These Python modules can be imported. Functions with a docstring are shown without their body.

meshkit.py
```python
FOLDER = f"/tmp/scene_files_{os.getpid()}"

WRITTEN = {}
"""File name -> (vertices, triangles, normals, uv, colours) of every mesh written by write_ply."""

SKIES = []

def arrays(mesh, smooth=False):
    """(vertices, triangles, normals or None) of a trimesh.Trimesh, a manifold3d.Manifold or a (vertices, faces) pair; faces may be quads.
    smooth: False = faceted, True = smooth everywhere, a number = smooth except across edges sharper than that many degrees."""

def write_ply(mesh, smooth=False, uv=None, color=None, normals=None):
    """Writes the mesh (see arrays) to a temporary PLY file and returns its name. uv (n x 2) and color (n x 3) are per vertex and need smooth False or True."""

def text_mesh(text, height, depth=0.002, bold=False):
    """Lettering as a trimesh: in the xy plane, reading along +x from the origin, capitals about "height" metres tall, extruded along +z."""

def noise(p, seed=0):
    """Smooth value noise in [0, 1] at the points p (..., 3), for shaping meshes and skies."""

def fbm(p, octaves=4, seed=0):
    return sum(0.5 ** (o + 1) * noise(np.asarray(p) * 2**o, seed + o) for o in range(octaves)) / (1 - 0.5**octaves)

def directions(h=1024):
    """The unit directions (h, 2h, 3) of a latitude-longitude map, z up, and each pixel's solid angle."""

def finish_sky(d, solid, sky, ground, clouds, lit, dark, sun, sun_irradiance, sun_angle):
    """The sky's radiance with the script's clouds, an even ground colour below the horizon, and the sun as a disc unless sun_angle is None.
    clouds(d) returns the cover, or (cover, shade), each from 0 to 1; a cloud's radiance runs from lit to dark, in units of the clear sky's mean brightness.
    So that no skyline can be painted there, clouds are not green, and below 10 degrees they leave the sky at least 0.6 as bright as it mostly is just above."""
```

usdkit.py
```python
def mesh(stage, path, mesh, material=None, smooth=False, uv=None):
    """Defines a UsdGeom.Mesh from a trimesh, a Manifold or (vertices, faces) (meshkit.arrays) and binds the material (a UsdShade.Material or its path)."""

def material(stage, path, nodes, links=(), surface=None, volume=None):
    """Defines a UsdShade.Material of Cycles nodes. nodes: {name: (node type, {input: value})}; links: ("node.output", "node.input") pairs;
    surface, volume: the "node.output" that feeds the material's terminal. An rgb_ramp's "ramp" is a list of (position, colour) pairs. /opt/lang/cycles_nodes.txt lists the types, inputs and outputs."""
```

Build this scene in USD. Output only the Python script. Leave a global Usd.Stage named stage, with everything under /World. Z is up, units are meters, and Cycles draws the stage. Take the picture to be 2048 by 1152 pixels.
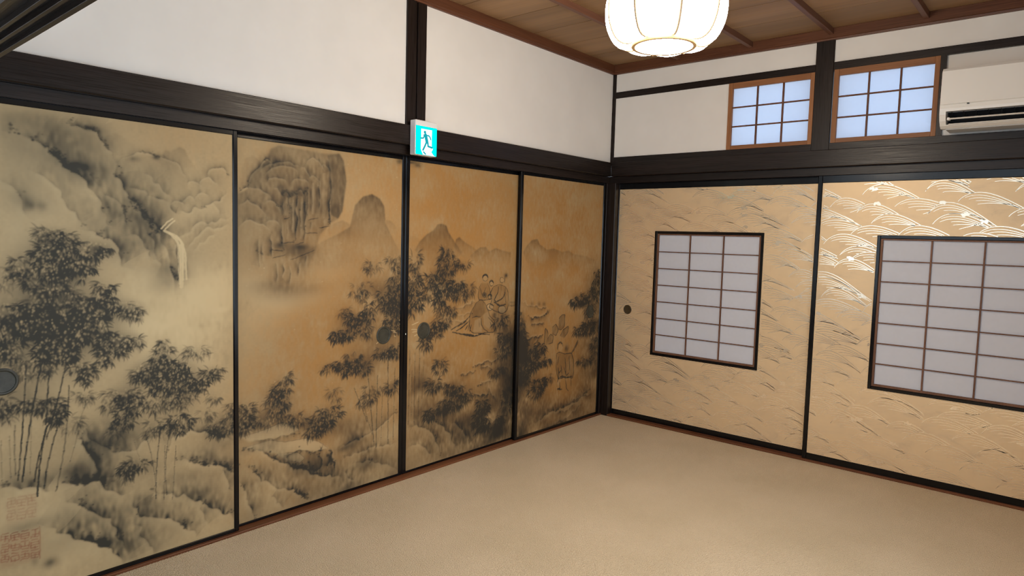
import math
import numpy as np
import trimesh, usdkit, meshkit
from scipy.ndimage import gaussian_filter, map_coordinates
from scipy.spatial import cKDTree
from pxr import Usd, UsdGeom, UsdLux, UsdShade, Gf, Sdf, Vt

stage = Usd.Stage.CreateInMemory()
UsdGeom.SetStageUpAxis(stage, 'Z')
UsdGeom.SetStageMetersPerUnit(stage, 1.0)
UsdGeom.Xform.Define(stage, '/World')
UsdGeom.Scope.Define(stage, '/World/Looks')
PI = math.pi

# ------------------------------------------------------------------ camera
CAM = np.array([2.75803, -4.29796, 1.34195]); YAW, PITCH, ROLL, FPX = -0.709821, -0.0761057, 0.026656, 1338.678
_f = np.array([math.cos(PITCH)*math.sin(YAW), math.cos(PITCH)*math.cos(YAW), math.sin(PITCH)])
_r = np.cross(_f, [0, 0, 1]); _r /= np.linalg.norm(_r); _u = np.cross(_r, _f)
RIGHT, UP = _r*math.cos(ROLL)+_u*math.sin(ROLL), -_r*math.sin(ROLL)+_u*math.cos(ROLL)
cam = UsdGeom.Camera.Define(stage, '/World/Camera')
cam.CreateHorizontalApertureAttr(36.0); cam.CreateVerticalApertureAttr(20.25)
cam.CreateFocalLengthAttr(36.0*FPX/2048); cam.CreateClippingRangeAttr(Gf.Vec2f(0.02, 100))
_m = Gf.Matrix4d(*RIGHT, 0, *UP, 0, *(-_f), 0, *CAM, 1)
cam.AddTransformOp().Set(_m)
cam.CreateExposureAttr(0.16)

# ------------------------------------------------------------------ light: overcast sky all round, daylight in the veranda's garden window
LAMP = 17.0
dome = UsdLux.DomeLight.Define(stage, '/World/SkyLight')
dome.CreateIntensityAttr(0.8); dome.CreateColorAttr(Gf.Vec3f(0.72, 0.86, 1.0))
day = UsdLux.RectLight.Define(stage, '/World/GardenDaylight')
day.CreateWidthAttr(3.0); day.CreateHeightAttr(1.75); day.CreateIntensityAttr(4.4); day.CreateColorAttr(Gf.Vec3f(0.68, 0.85, 1.0))
day.AddTransformOp().Set(Gf.Matrix4d(-1, 0, 0, 0, 0, 0, 1, 0, 0, 1, 0, 0, 1.58, -5.08, 1.525, 1))

side = UsdLux.RectLight.Define(stage, '/World/AddedSideDaylight')  # unseen side window's light, added to match the cool daylight
side.CreateWidthAttr(2.2); side.CreateHeightAttr(1.40); side.CreateIntensityAttr(1.9); side.CreateColorAttr(Gf.Vec3f(0.80, 0.91, 1.0))
side.AddTransformOp().Set(Gf.Matrix4d(0, 1, 0, 0, 0, 0, 1, 0, 1, 0, 0, 0, 3.02, -2.55, 1.03, 1))

# ------------------------------------------------------------------ helpers
_count = {}
def numbered(parent, name):
    k = (str(parent), name); n = _count.get(k, 0); _count[k] = n+1
    return name if n == 0 else f'{name}_{n:03d}'
def data(p, label=None, cat=None, group=None, kind=None):
    for k, v in (('label', label), ('category', cat), ('group', group), ('kind', kind)):
        if v: p.SetCustomDataByKey(k, v)
    return p
def thing(name, label, cat, loc=(0, 0, 0), group=None, kind=None):
    x = UsdGeom.Xform.Define(stage, '/World/'+numbered('/World', name))
    x.AddTranslateOp().Set(Gf.Vec3d(*loc))
    return data(x.GetPrim(), label, cat, group, kind)
def loc_of(parent):
    o = np.zeros(3); p = parent
    while p and str(p.GetPath()) not in ('/World', '/'):
        a = p.GetAttribute('xformOp:translate')
        if a and a.Get() is not None: o += np.array(a.Get())
        p = p.GetParent()
    return o
def obj(name, mesh, mat, parent, smooth=30, label=None, kind=None):
    """One mesh, given in world coordinates, as a child of parent."""
    v, f, n = meshkit.arrays(mesh, smooth)
    o = loc_of(parent)
    path = f'{parent.GetPath()}/'+numbered(parent.GetPath(), name)
    m = UsdGeom.Mesh.Define(stage, path)
    m.CreatePointsAttr(Vt.Vec3fArray.FromNumpy((v-o).astype(np.float32)))
    m.CreateFaceVertexCountsAttr(Vt.IntArray.FromNumpy(np.full(len(f), 3, np.int32)))
    m.CreateFaceVertexIndicesAttr(Vt.IntArray.FromNumpy(f.astype(np.int32).ravel()))
    m.CreateSubdivisionSchemeAttr('none')
    if n is not None:
        m.CreateNormalsAttr(Vt.Vec3fArray.FromNumpy(n.astype(np.float32))); m.SetNormalsInterpolation('vertex')
    UsdShade.MaterialBindingAPI.Apply(m.GetPrim()).Bind(mat)
    return data(m.GetPrim(), label, None, None, kind)
def box(x0, x1, y0, y1, z0, z1, b=0.0015):
    x0, x1 = sorted((x0, x1)); y0, y1 = sorted((y0, y1)); z0, z1 = sorted((z0, z1))
    if b <= 0:
        m = trimesh.creation.box((x1-x0, y1-y0, z1-z0)); m.apply_translation(((x0+x1)/2, (y0+y1)/2, (z0+z1)/2)); return m
    b = min(b, (x1-x0)/3, (y1-y0)/3, (z1-z0)/3); p = []
    for sx in (0, 1):
        for sy in (0, 1):
            for sz in (0, 1):
                c = np.array([(x0, x1)[sx], (y0, y1)[sy], (z0, z1)[sz]]); d = np.array([1-2*sx, 1-2*sy, 1-2*sz])*b
                for k in range(3):
                    q = c+d; q[k] = c[k]; p.append(q)
    return trimesh.convex.convex_hull(np.array(p))
def cat(*ms): return trimesh.util.concatenate([m for m in ms])
def extrude(poly, axis, a, b):
    """poly: 2-D points; axis 'x' -> points are (y,z), 'y' -> (x,z); extruded from a to b."""
    from shapely.geometry import Polygon
    m = trimesh.creation.extrude_polygon(poly if hasattr(poly, 'exterior') else Polygon(poly), b-a, engine='earcut')
    v = m.vertices.copy()
    m.vertices = np.stack([v[:, 2]+a, v[:, 0], v[:, 1]], 1) if axis == 'x' else np.stack([v[:, 0], v[:, 2]+a, v[:, 1]], 1)
    if axis == 'y': m.invert()
    return m
def tube(pts, rad, n=8, closed=False):
    pts = np.asarray(pts, float); N = len(pts); rad = np.broadcast_to(rad, N)
    t = np.roll(pts, -1, 0)-np.roll(pts, 1, 0) if closed else np.gradient(pts, axis=0)
    t /= np.linalg.norm(t, axis=1, keepdims=True)
    up = np.array([0, 0, 1.0]) if abs(t[:, 2]).max() < 0.95 else np.array([0.31, 0.95, 0.05])
    a = np.cross(t, up); a /= np.linalg.norm(a, axis=1, keepdims=True); b = np.cross(t, a)
    ang = np.arange(n)*2*PI/n
    v = (pts[:, None]+rad[:, None, None]*(np.cos(ang)[None, :, None]*a[:, None]+np.sin(ang)[None, :, None]*b[:, None])).reshape(-1, 3)
    f = []
    for i in range(N if closed else N-1):
        j = (i+1) % N
        for k in range(n):
            l = (k+1) % n; f += [[i*n+k, i*n+l, j*n+l], [i*n+k, j*n+l, j*n+k]]
    if not closed:
        v = np.vstack([v, pts[:1], pts[-1:]]); c = len(v)-2
        for k in range(n):
            l = (k+1) % n; f += [[c, i*0+l, k], [c+1, (N-1)*n+k, (N-1)*n+l]]
    return trimesh.Trimesh(v, np.array(f), process=False)
def lathe(prof, c, axis='z', n=48):
    """prof: (radius, height) points turned about an axis through c."""
    prof = np.asarray(prof, float); ang = np.arange(n)*2*PI/n
    v = np.stack([prof[:, 0, None]*np.cos(ang), prof[:, 0, None]*np.sin(ang), np.repeat(prof[:, 1, None], n, 1)], -1).reshape(-1, 3)
    f = []
    for i in range(len(prof)-1):
        for k in range(n):
            l = (k+1) % n; f += [[i*n+k, i*n+l, (i+1)*n+l], [i*n+k, (i+1)*n+l, (i+1)*n+k]]
    if axis == 'x': v = v[:, [2, 0, 1]]
    if axis == '-y': v = np.stack([v[:, 0], -v[:, 2], v[:, 1]], 1)
    m = trimesh.Trimesh(v+np.asarray(c), np.array(f), process=False); m.merge_vertices(); m.update_faces(m.nondegenerate_faces()); m.fix_normals()
    return m

# ------------------------------------------------------------------ materials
def M(name, nodes, links, surface='p.BSDF'):
    return usdkit.material(stage, '/World/Looks/'+name, nodes, links, surface=surface)
def plain(name, col, rough=0.5, **kw):
    return M(name, {'p': ('principled_bsdf', dict(base_color=col, roughness=rough, **kw))}, [])
def wood(name, dark, light, axis, rough=0.34, fine=300.0, bump=0.16, spec=0.27, coarse=9.0, dist=0.0012):
    """Straight-grained wood, the grain running along the axis."""
    k = 'xyz'.index(axis)
    s1 = [fine]*3; s1[k] = fine*0.018
    s2 = [coarse]*3; s2[k] = coarse*0.06
    return M(name, {
        'g': ('geometry', {}), 'm1': ('mapping', {'scale': s1}), 'm2': ('mapping', {'scale': s2}),
        'n1': ('noise_texture', {'scale': 1.0, 'detail': 3.0, 'roughness': 0.6}), 'n2': ('noise_texture', {'scale': 1.0, 'detail': 4.0, 'roughness': 0.6, 'distortion': 0.6}),
        'mx': ('math', {'math_type': 'multiply', 'value2': 0.55}), 'ad': ('math', {'math_type': 'multiply_add', 'value2': 0.45}),
        'r': ('rgb_ramp', {'ramp': [(0.0, dark), (0.36, dark), (0.62, light), (1.0, light)]}),
        'rr': ('map_range', {'from_min': 0.3, 'from_max': 0.7, 'to_min': rough-0.08, 'to_max': rough+0.1}),
        'b': ('bump', {'strength': bump, 'distance': dist}),
        'p': ('principled_bsdf', {'specular_ior_level': spec})},
        [('g.position', 'm1.vector'), ('g.position', 'm2.vector'), ('m1.vector', 'n1.vector'), ('m2.vector', 'n2.vector'),
         ('n2.fac', 'mx.value1'), ('n1.fac', 'ad.value1'), ('mx.value', 'ad.value3'), ('ad.value', 'r.fac'), ('r.color', 'p.base_color'),
         ('n1.fac', 'rr.value'), ('rr.result', 'p.roughness'), ('n1.fac', 'b.height'), ('b.normal', 'p.normal')])
def mottled(name, a, b, scale, rough, bump=0.0, bscale=300.0, dist=0.001, spec=0.5, lo=0.35, hi=0.65, **kw):
    return M(name, {
        'g': ('geometry', {}), 'n': ('noise_texture', {'scale': scale, 'detail': 5.0, 'roughness': 0.6}), 'nb': ('noise_texture', {'scale': bscale, 'detail': 3.0}),
        'r': ('rgb_ramp', {'ramp': [(0.0, a), (lo, a), (hi, b), (1.0, b)]}), 'b': ('bump', {'strength': bump, 'distance': dist}),
        'p': ('principled_bsdf', {'roughness': rough, 'specular_ior_level': spec, **kw})},
        [('g.position', 'n.vector'), ('g.position', 'nb.vector'), ('n.fac', 'r.fac'), ('r.color', 'p.base_color'), ('nb.fac', 'b.height'), ('b.normal', 'p.normal')])

DK, DL = (0.008, 0.005, 0.004), (0.020, 0.0125, 0.010)
dark_x = wood('dark_wood_x', DK, DL, 'x'); dark_y = wood('dark_wood_y', DK, DL, 'y'); dark_z = wood('dark_wood_z', DK, DL, 'z')
SK, SL = (0.085, 0.03, 0.013), (0.20, 0.075, 0.032)
sill_x = wood('threshold_wood_x', SK, SL, 'x', 0.38); sill_y = wood('threshold_wood_y', SK, SL, 'y', 0.38)
edge_x = wood('ceiling_edge_wood_x', (0.075, 0.027, 0.012), (0.15, 0.055, 0.025), 'x', 0.42); edge_y = wood('ceiling_edge_wood_y', (0.075, 0.027, 0.012), (0.15, 0.055, 0.025), 'y', 0.42)
batten_m = wood('batten_wood', (0.11, 0.046, 0.026), (0.18, 0.078, 0.046), 'y', 0.45)
board_m = [wood(f'ceiling_board_wood_{i}', tuple(np.array((0.20, 0.11, 0.048))*k), tuple(np.array((0.33, 0.19, 0.09))*k), 'x', 0.5, fine=160, coarse=7, bump=0.15) for i, k in enumerate((0.92, 1.0, 1.07))]
shoji_z = wood('lattice_wood', (0.20, 0.080, 0.030), (0.36, 0.155, 0.062), 'z', 0.45, coarse=14); shoji_x = wood('lattice_wood_x', (0.18, 0.072, 0.028), (0.33, 0.14, 0.057), 'x', 0.45, coarse=14)
muntin_m = wood('lattice_bar_wood', (0.10, 0.045, 0.025), (0.18, 0.085, 0.048), 'z', 0.5)
muntin_t = wood('transom_bar_wood', (0.10, 0.038, 0.018), (0.17, 0.066, 0.03), 'z', 0.5)
plaster_m = mottled('white_plaster', (0.78, 0.735, 0.68), (0.82, 0.775, 0.72), 3.0, 0.9, 0.12, 900.0, 0.0006, spec=0.2)
lacquer_m = mottled('black_lacquer', (0.003, 0.003, 0.0035), (0.005, 0.005, 0.006), 40.0, 0.16, 0.05, 260.0, 0.0008, spec=0.3)
bronze_m = mottled('dark_bronze', (0.028, 0.026, 0.018), (0.050, 0.047, 0.034), 30.0, 0.42, 0.1, 400, spec=0.4)
brass_m = mottled('dark_brass', (0.035, 0.022, 0.009), (0.07, 0.045, 0.018), 60.0, 0.45, 0.1, 400)
white_plastic = plain('white_plastic', (0.80, 0.765, 0.71), 0.28)
grey_plastic = plain('grey_plastic', (0.50, 0.50, 0.49), 0.4)
dark_plastic = plain('dark_plastic', (0.012, 0.014, 0.018), 0.5)
sign_plastic = plain('sign_plastic', (0.74, 0.73, 0.71), 0.4)
cord_m = plain('cord', (0.3, 0.25, 0.2), 0.6)
lamp_wood = plain('lamp_wood', (0.62, 0.36, 0.15), 0.5)
lamp_rib = plain('lamp_rib', (0.50, 0.34, 0.20), 0.5)
def emit(name, col, k): return M(name, {'e': ('emission', {'color': col, 'strength': k})}, [], 'e.emission')
shade_m = emit('lit_lamp_shade', (1.0, 0.86, 0.68), LAMP); diffuser_m = emit('lit_lamp_bottom', (1.0, 0.87, 0.70), LAMP*9.5)
sign_green = emit('lit_sign_green', (0.0, 0.85, 0.72), 1.2); sign_white = emit('lit_sign_white', (0.80, 1.0, 0.97), 1.25); sign_man = emit('lit_sign_teal', (0.01, 0.36, 0.42), 1.0)
def paper(name, col, trans, k):
    return M(name, {'g': ('geometry', {}), 'n': ('noise_texture', {'scale': 45.0, 'detail': 6.0, 'roughness': 0.65}), 'r': ('rgb_ramp', {'ramp': [(0.3, tuple(c*0.96 for c in col)), (0.7, col)]}),
                    'd': ('diffuse_bsdf', {}), 't': ('translucent_bsdf', {'color': trans}), 'p': ('mix_closure', {'fac': k})},
             [('g.position', 'n.vector'), ('n.fac', 'r.fac'), ('r.color', 'd.color'), ('d.BSDF', 'p.closure1'), ('t.BSDF', 'p.closure2')], 'p.closure')
door_paper = paper('shoji_paper', (0.60, 0.59, 0.61), (0.62, 0.64, 0.72), 0.16)
transom_paper = paper('transom_paper', (0.62, 0.62, 0.66), (0.80, 0.88, 1.0), 0.5)
# gold-tan printed door paper
gold_m = M('gold_door_paper', {
    'g': ('geometry', {}), 'm': ('mapping', {'scale': (5, 5, 11)}), 'n': ('noise_texture', {'scale': 1.0, 'detail': 6.0, 'roughness': 0.62, 'distortion': 0.8}),
    'r': ('rgb_ramp', {'ramp': [(0.30, (0.61, 0.45, 0.285)), (0.45, (0.70, 0.515, 0.315)), (0.65, (0.73, 0.535, 0.32)), (0.8, (0.69, 0.505, 0.315))]}),
    'n2': ('noise_texture', {'scale': 380.0, 'detail': 2.0}), 'b': ('bump', {'strength': 0.08, 'distance': 0.0006}),
    'p': ('principled_bsdf', {'roughness': 0.48, 'metallic': 0.35, 'specular_ior_level': 0.35})},
    [('g.position', 'm.vector'), ('m.vector', 'n.vector'), ('n.fac', 'r.fac'), ('r.color', 'p.base_color'), ('g.position', 'n2.vector'), ('n2.fac', 'b.height'), ('b.normal', 'p.normal')])
silver_m = M('silver_print', {'p': ('principled_bsdf', {'base_color': (0.88, 0.74, 0.56), 'metallic': 0.68, 'roughness': 0.17, 'specular_ior_level': 0.9})}, [])
# painted silk: the ink painting is a colour per vertex
silk_m = M('painted_silk', {
    'a': ('attribute', {'attribute': 'paint'}), 'g': ('geometry', {}), 'm': ('mapping', {'scale': (500, 500, 900)}), 'n': ('noise_texture', {'scale': 1.0, 'detail': 1.0}),
    'b': ('bump', {'strength': 0.12, 'distance': 0.0005}), 'p': ('principled_bsdf', {'roughness': 0.55, 'specular_ior_level': 0.14})},
    [('g.position', 'm.vector'), ('m.vector', 'n.vector'), ('n.fac', 'b.height'), ('b.normal', 'p.normal'), ('a.color', 'p.base_color')])
carpet_m = M('looped_carpet', {
    'g': ('geometry', {}), 'v': ('voronoi_texture', {'scale': 150.0, 'randomness': 0.7}), 'n': ('noise_texture', {'scale': 2.2, 'detail': 4.0}), 'nf': ('noise_texture', {'scale': 260.0, 'detail': 2.0}),
    'r': ('rgb_ramp', {'ramp': [(0.35, (0.665, 0.525, 0.35)), (0.65, (0.725, 0.575, 0.395))]}), 'r2': ('rgb_ramp', {'ramp': [(0.3, (0.72, 0.71, 0.69)), (0.7, (1.0, 1.0, 1.0))]}),
    'x': ('mix_color', {'blend_type': 'multiply', 'fac': 1.0}), 'ad': ('math', {'math_type': 'multiply_add', 'value2': -1.0}),
    'b': ('bump', {'strength': 0.9, 'distance': 0.006}), 'p': ('principled_bsdf', {'roughness': 0.95, 'specular_ior_level': 0.1, 'sheen_weight': 0.1})},
    [('g.position', 'v.vector'), ('g.position', 'n.vector'), ('g.position', 'nf.vector'), ('n.fac', 'r.fac'), ('nf.fac', 'r2.fac'), ('r.color', 'x.a'), ('r2.color', 'x.b'), ('x.result', 'p.base_color'),
     ('v.distance', 'ad.value1'), ('nf.fac', 'ad.value3'), ('ad.value', 'b.height'), ('b.normal', 'p.normal')])
veranda_m = wood('veranda_wood', (0.16, 0.08, 0.035), (0.28, 0.15, 0.07), 'x', 0.35)

# ------------------------------------------------------------------ dimensions (metres). The room's corner is the origin: left wall x = 0, right wall y = 0
ZK, ZN, ZT = 1.76, 1.808, 1.91          # underside of the head track, underside and top of the tie beam
ZM, ZC = 2.553, 2.615                    # underside of the ceiling edge moulding, ceiling boards
Y0 = -3.838                              # where the room opens to the veranda
XE = 2.97                                # side wall
S = 'structure'

# ------------------------------------------------------------------ floor and ceiling
def carpet_mesh():
    g = np.random.default_rng(5)
    n = 700; pts = []
    def edge(a, b, w):
        a, b = np.array(a), np.array(b); k = int(np.linalg.norm(b-a)/0.006)+1; t = np.linspace(0, 1, k, endpoint=False)
        nrm = np.array([-(b-a)[1], (b-a)[0]])/np.linalg.norm(b-a)
        return (a+(b-a)*t[:, None])+nrm*(w*np.abs(np.sin(np.arange(k)*PI/2))+g.normal(0, 0.0004, k))[:, None]
    p = np.vstack([edge((0, Y0), (XE, Y0), 0), edge((XE, Y0), (XE, -0.001), 0), edge((XE, -0.001), (0.001, -0.001), 0.0022), edge((0.001, -0.001), (0.001, Y0), 0.0022)])
    from shapely.geometry import Polygon
    m = trimesh.creation.extrude_polygon(Polygon(p), 0.02, engine='earcut'); m.apply_translation((0, 0, -0.02)); return m
fl = thing('floor', 'beige looped wool carpet covering the whole floor of the room', 'carpet', kind=S)
obj('carpet', carpet_mesh(), carpet_m, fl, False)
obj('subfloor', box(-0.25, XE+0.2, -6.2, 0.3, -0.08, -0.021, 0), dark_x, fl, False)
obj('veranda_boards', box(-0.25, 4.4, -6.2, Y0-0.12, -0.021, -0.004, 0), veranda_m, fl, False)

ce = thing('ceiling', 'brown wooden board ceiling with overlapping boards and thin battens', 'ceiling', kind=S)
for k in range(13):
    y1 = 0.0-0.032+0.0 if k == 0 else -0.347-0.315*(k-1); y0 = max(-0.347-0.315*k, Y0-0.02)
    if y1 <= Y0: break
    z = ZC; t = 0.007
    p = [(y0+0.004, z+0.0012), (y1-0.004, z), (y1-0.004, z+t), (y0+0.004, z+0.0012+t)]
    obj('board', extrude(p, 'x', 0.0, XE), board_m[(k*2) % 3], ce, False)
for x in (0.535, 1.035, 1.515, 2.0, 2.485):
    obj('batten', box(x-0.014, x+0.014, Y0, -0.02, ZC-0.034, ZC+0.004, 0.002), batten_m, ce)
obj('roof_deck', box(-0.3, 4.5, -6.3, 0.25, ZC+0.03, ZC+0.08, 0), dark_x, ce, False)
def edge_profile(s):      # small stepped moulding, (offset into the room, z)
    return [(s*-0.01, ZM), (s*0.016, ZM), (s*0.018, ZM+0.008), (s*0.028, ZM+0.010), (s*0.028, ZC+0.012), (s*-0.01, ZC+0.012)]
t = thing('trim_1', 'reddish brown ceiling edge moulding above the painted doors', 'moulding', kind=S)
obj('moulding', extrude(edge_profile(1), 'y', Y0, -0.002), edge_y, t, False)
t = thing('trim_2', 'reddish brown ceiling edge moulding above the lattice windows', 'moulding', kind=S)
obj('moulding', extrude(edge_profile(-1), 'x', 0.002, XE), edge_x, t, False)

# ------------------------------------------------------------------ left wall
wl = thing('wall_left', 'white plaster wall above the painted sliding doors', 'wall', kind=S)
obj('plaster', box(-0.09, 0.0, Y0+0.005, -1.982, ZT-0.02, ZM+0.05, 0), plaster_m, wl, False)
obj('plaster', box(-0.09, 0.0, -1.848, -0.002, ZT-0.02, ZM+0.05, 0), plaster_m, wl, False)
t = thing('trim_3', 'dark wooden hanging post between the two white plaster panels', 'post', kind=S)
obj('post', box(-0.08, 0.012, -1.982, -1.921, ZT-0.01, ZM+0.02, 0.002), dark_z, t)
obj('post', box(-0.08, 0.010, -1.909, -1.848, ZT-0.01, ZM+0.02, 0.002), dark_z, t)
obj('groove', box(-0.08, 0.001, -1.921, -1.909, ZT-0.01, ZM+0.02, 0), dark_z, t, False)
t = thing('trim_4', 'dark brown tie beam along the top of the painted doors', 'beam', kind=S)
obj('beam', extrude([(-0.06, ZN), (0.026, ZN), (0.030, ZN+0.004), (0.028, ZT-0.003), (0.025, ZT), (-0.06, ZT)], 'y', Y0, -0.03), dark_y, t, False)
t = thing('trim_5', 'dark brown grooved head track over the four painted doors', 'head track', kind=S)
obj('head_track', cat(box(-0.11, -0.078, Y0-0.02, -0.0, ZK, ZN, 0), box(-0.043, -0.036, Y0-0.02, 0, ZK, ZN, 0), box(-0.008, 0.0, Y0-0.02, 0, ZK, ZN, 0.001), box(-0.11, -0.004, Y0-0.02, 0, ZK+0.018, ZN, 0)), dark_y, t, False)
t = thing('baseboard_left', 'reddish brown wooden threshold under the painted doors', 'threshold', kind=S)
obj('threshold', box(-0.11, 0.0, Y0-0.02, 0.0, -0.03, 0.009, 0.0015), sill_y, t)
obj('backing', box(-0.16, -0.112, Y0-0.02, 0.3, -0.03, ZM, 0), dark_z, wl, False, 'dark backing wall behind the doors')

# ------------------------------------------------------------------ right wall
wr = thing('wall_right', 'white plaster wall with two transom windows and an air conditioner', 'wall', kind=S)
PY = 0.006
obj('plaster', box(0.025, 1.43, PY, 0.09, 2.40, ZM+0.05, 0), plaster_m, wr, False)
obj('plaster', box(1.534, XE+0.1, PY, 0.09, 2.40, ZM+0.05, 0), plaster_m, wr, False)
obj('plaster', box(0.025, 0.893, PY, 0.09, ZT, 2.40, 0), plaster_m, wr, False)
obj('plaster', box(2.103, XE+0.1, PY+0.012, 0.09, ZT, 2.40, 0), plaster_m, wr, False)
t = thing('trim_6', 'dark wooden pillar between the two transom windows', 'pillar', kind=S)
obj('pillar', box(1.43, 1.534, -0.0065, 0.10, ZT-0.03, ZM+0.004, 0.003), dark_z, t)
t = thing('trim_7', 'thin dark rail above the transom windows', 'rail', kind=S)
obj('rail', box(0.02, 1.43, -0.003, 0.06, 2.380, 2.424, 0.001), dark_x, t)
obj('rail', box(1.534, XE+0.05, -0.003, 0.06, 2.380, 2.424, 0.001), dark_x, t)
obj('post', box(2.076, 2.103, -0.003, 0.06, 1.94, 2.382, 0.001), dark_z, t)
t = thing('trim_8', 'dark brown tie beam below the transom windows', 'beam', kind=S)
obj('beam', extrude([(0.06, ZN), (-0.026, ZN), (-0.030, ZN+0.004), (-0.028, ZT-0.003), (-0.025, ZT), (0.06, ZT)], 'x', 0.03, XE), dark_x, t, False)
obj('sill', box(0.025, XE, -0.004, 0.06, ZT-0.01, 1.951, 0.001), dark_x, t)
t = thing('trim_9', 'dark brown grooved head track over the gold papered doors', 'head track', kind=S)
obj('head_track', cat(box(0, XE, 0.078, 0.11, ZK, ZN, 0), box(0, XE, 0.036, 0.043, ZK, ZN, 0), box(0, XE, 0.0, 0.008, ZK, ZN, 0.001), box(0, XE, 0.004, 0.11, ZK+0.018, ZN, 0)), dark_x, t, False)
t = thing('baseboard_right', 'reddish brown wooden threshold under the gold papered doors', 'threshold', kind=S)
obj('threshold', box(0.05, XE, 0.0, 0.11, -0.03, 0.012, 0.0015), sill_x, t)
t = thing('trim_10', 'dark wooden corner pillar where the painted and gold doors meet', 'pillar', kind=S)
obj('pillar', box(-0.1, 0.054, 0.001, 0.12, -0.02, ZN, 0.004), dark_z, t)
obj('post', box(-0.1, 0.026, 0.0, 0.12, ZT-0.02, ZM+0.003, 0.002), dark_z, t)
obj('jamb', box(-0.09, -0.006, -0.021, 0.002, 0.0, ZK+0.01, 0.002), dark_z, t)

# ------------------------------------------------------------------ the opening to the veranda, and what lies behind the camera
t = thing('trim_11', 'dark grooved lintel overhead where the room opens to the veranda', 'lintel', kind=S)
ys = [(-3.838, -3.851), (-3.8715, -3.8805), (-3.897, -3.906), (-3.932, -3.948)]
obj('lintel', cat(*[box(-0.1, XE+0.3, b, a, ZK, ZK+0.05, 0.0008) for a, b in ys], box(-0.1, XE+0.3, -3.948, -3.838, ZK+0.014, ZK+0.06, 0)), dark_x, t, False)
obj('tie_beam', box(0.0, XE, -3.838, -3.80, ZK+0.06, ZT, 0.002), dark_x, t)
obj('upper_plaster', box(-0.1, XE+0.3, -3.93, -3.86, 2.45, ZC+0.03, 0), plaster_m, t, False)
obj('post', box(-0.11, -0.0, -3.96, -3.84, 0, ZM, 0.003), dark_z, t)
obj('post', box(XE-0.01, XE+0.1, -3.96, -3.84, 0, ZM, 0.003), dark_z, t)
t = thing('wall_side', 'plain plaster wall beside the room with a dark rail', 'wall', kind=S)
obj('plaster', box(XE, XE+0.1, Y0, 0.1, 1.75, ZC+0.03, 0), plaster_m, t, False)
obj('plaster', box(XE, XE+0.1, Y0, -3.67, -0.02, 1.75, 0), plaster_m, t, False)
obj('plaster', box(XE, XE+0.1, -1.43, 0.1, -0.02, 1.75, 0), plaster_m, t, False)
obj('plaster', box(XE, XE+0.1, -3.67, -1.43, -0.02, 0.32, 0), plaster_m, t, False)
obj('rail', box(XE-0.03, XE+0.01, Y0, 0.0, ZN, ZT, 0.002), dark_y, t)
t = thing('wall_back', 'plaster end walls of the veranda with a broad garden window', 'wall', kind=S)
obj('plaster', box(-0.25, 0.08, -5.2, -5.1, -0.02, ZC+0.03, 0), plaster_m, t, False)
obj('plaster', box(3.10, 4.5, -5.2, -5.1, -0.02, ZC+0.03, 0), plaster_m, t, False)
obj('plaster', box(0.08, 3.10, -5.2, -5.1, 2.40, ZC+0.03, 0), plaster_m, t, False)
obj('boarding', box(0.08, 3.10, -5.2, -5.1, -0.02, 0.65, 0), veranda_m, t, False)
obj('plaster', box(-0.25, -0.12, -5.2, -3.95, -0.02, ZC+0.03, 0), plaster_m, t, False)
obj('plaster', box(4.4, 4.5, -5.2, -3.9, -0.02, ZC+0.03, 0), plaster_m, t, False)
obj('plaster', box(XE+0.1, 4.5, -3.95, -3.85, -0.02, ZC+0.03, 0), plaster_m, t, False)
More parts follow.
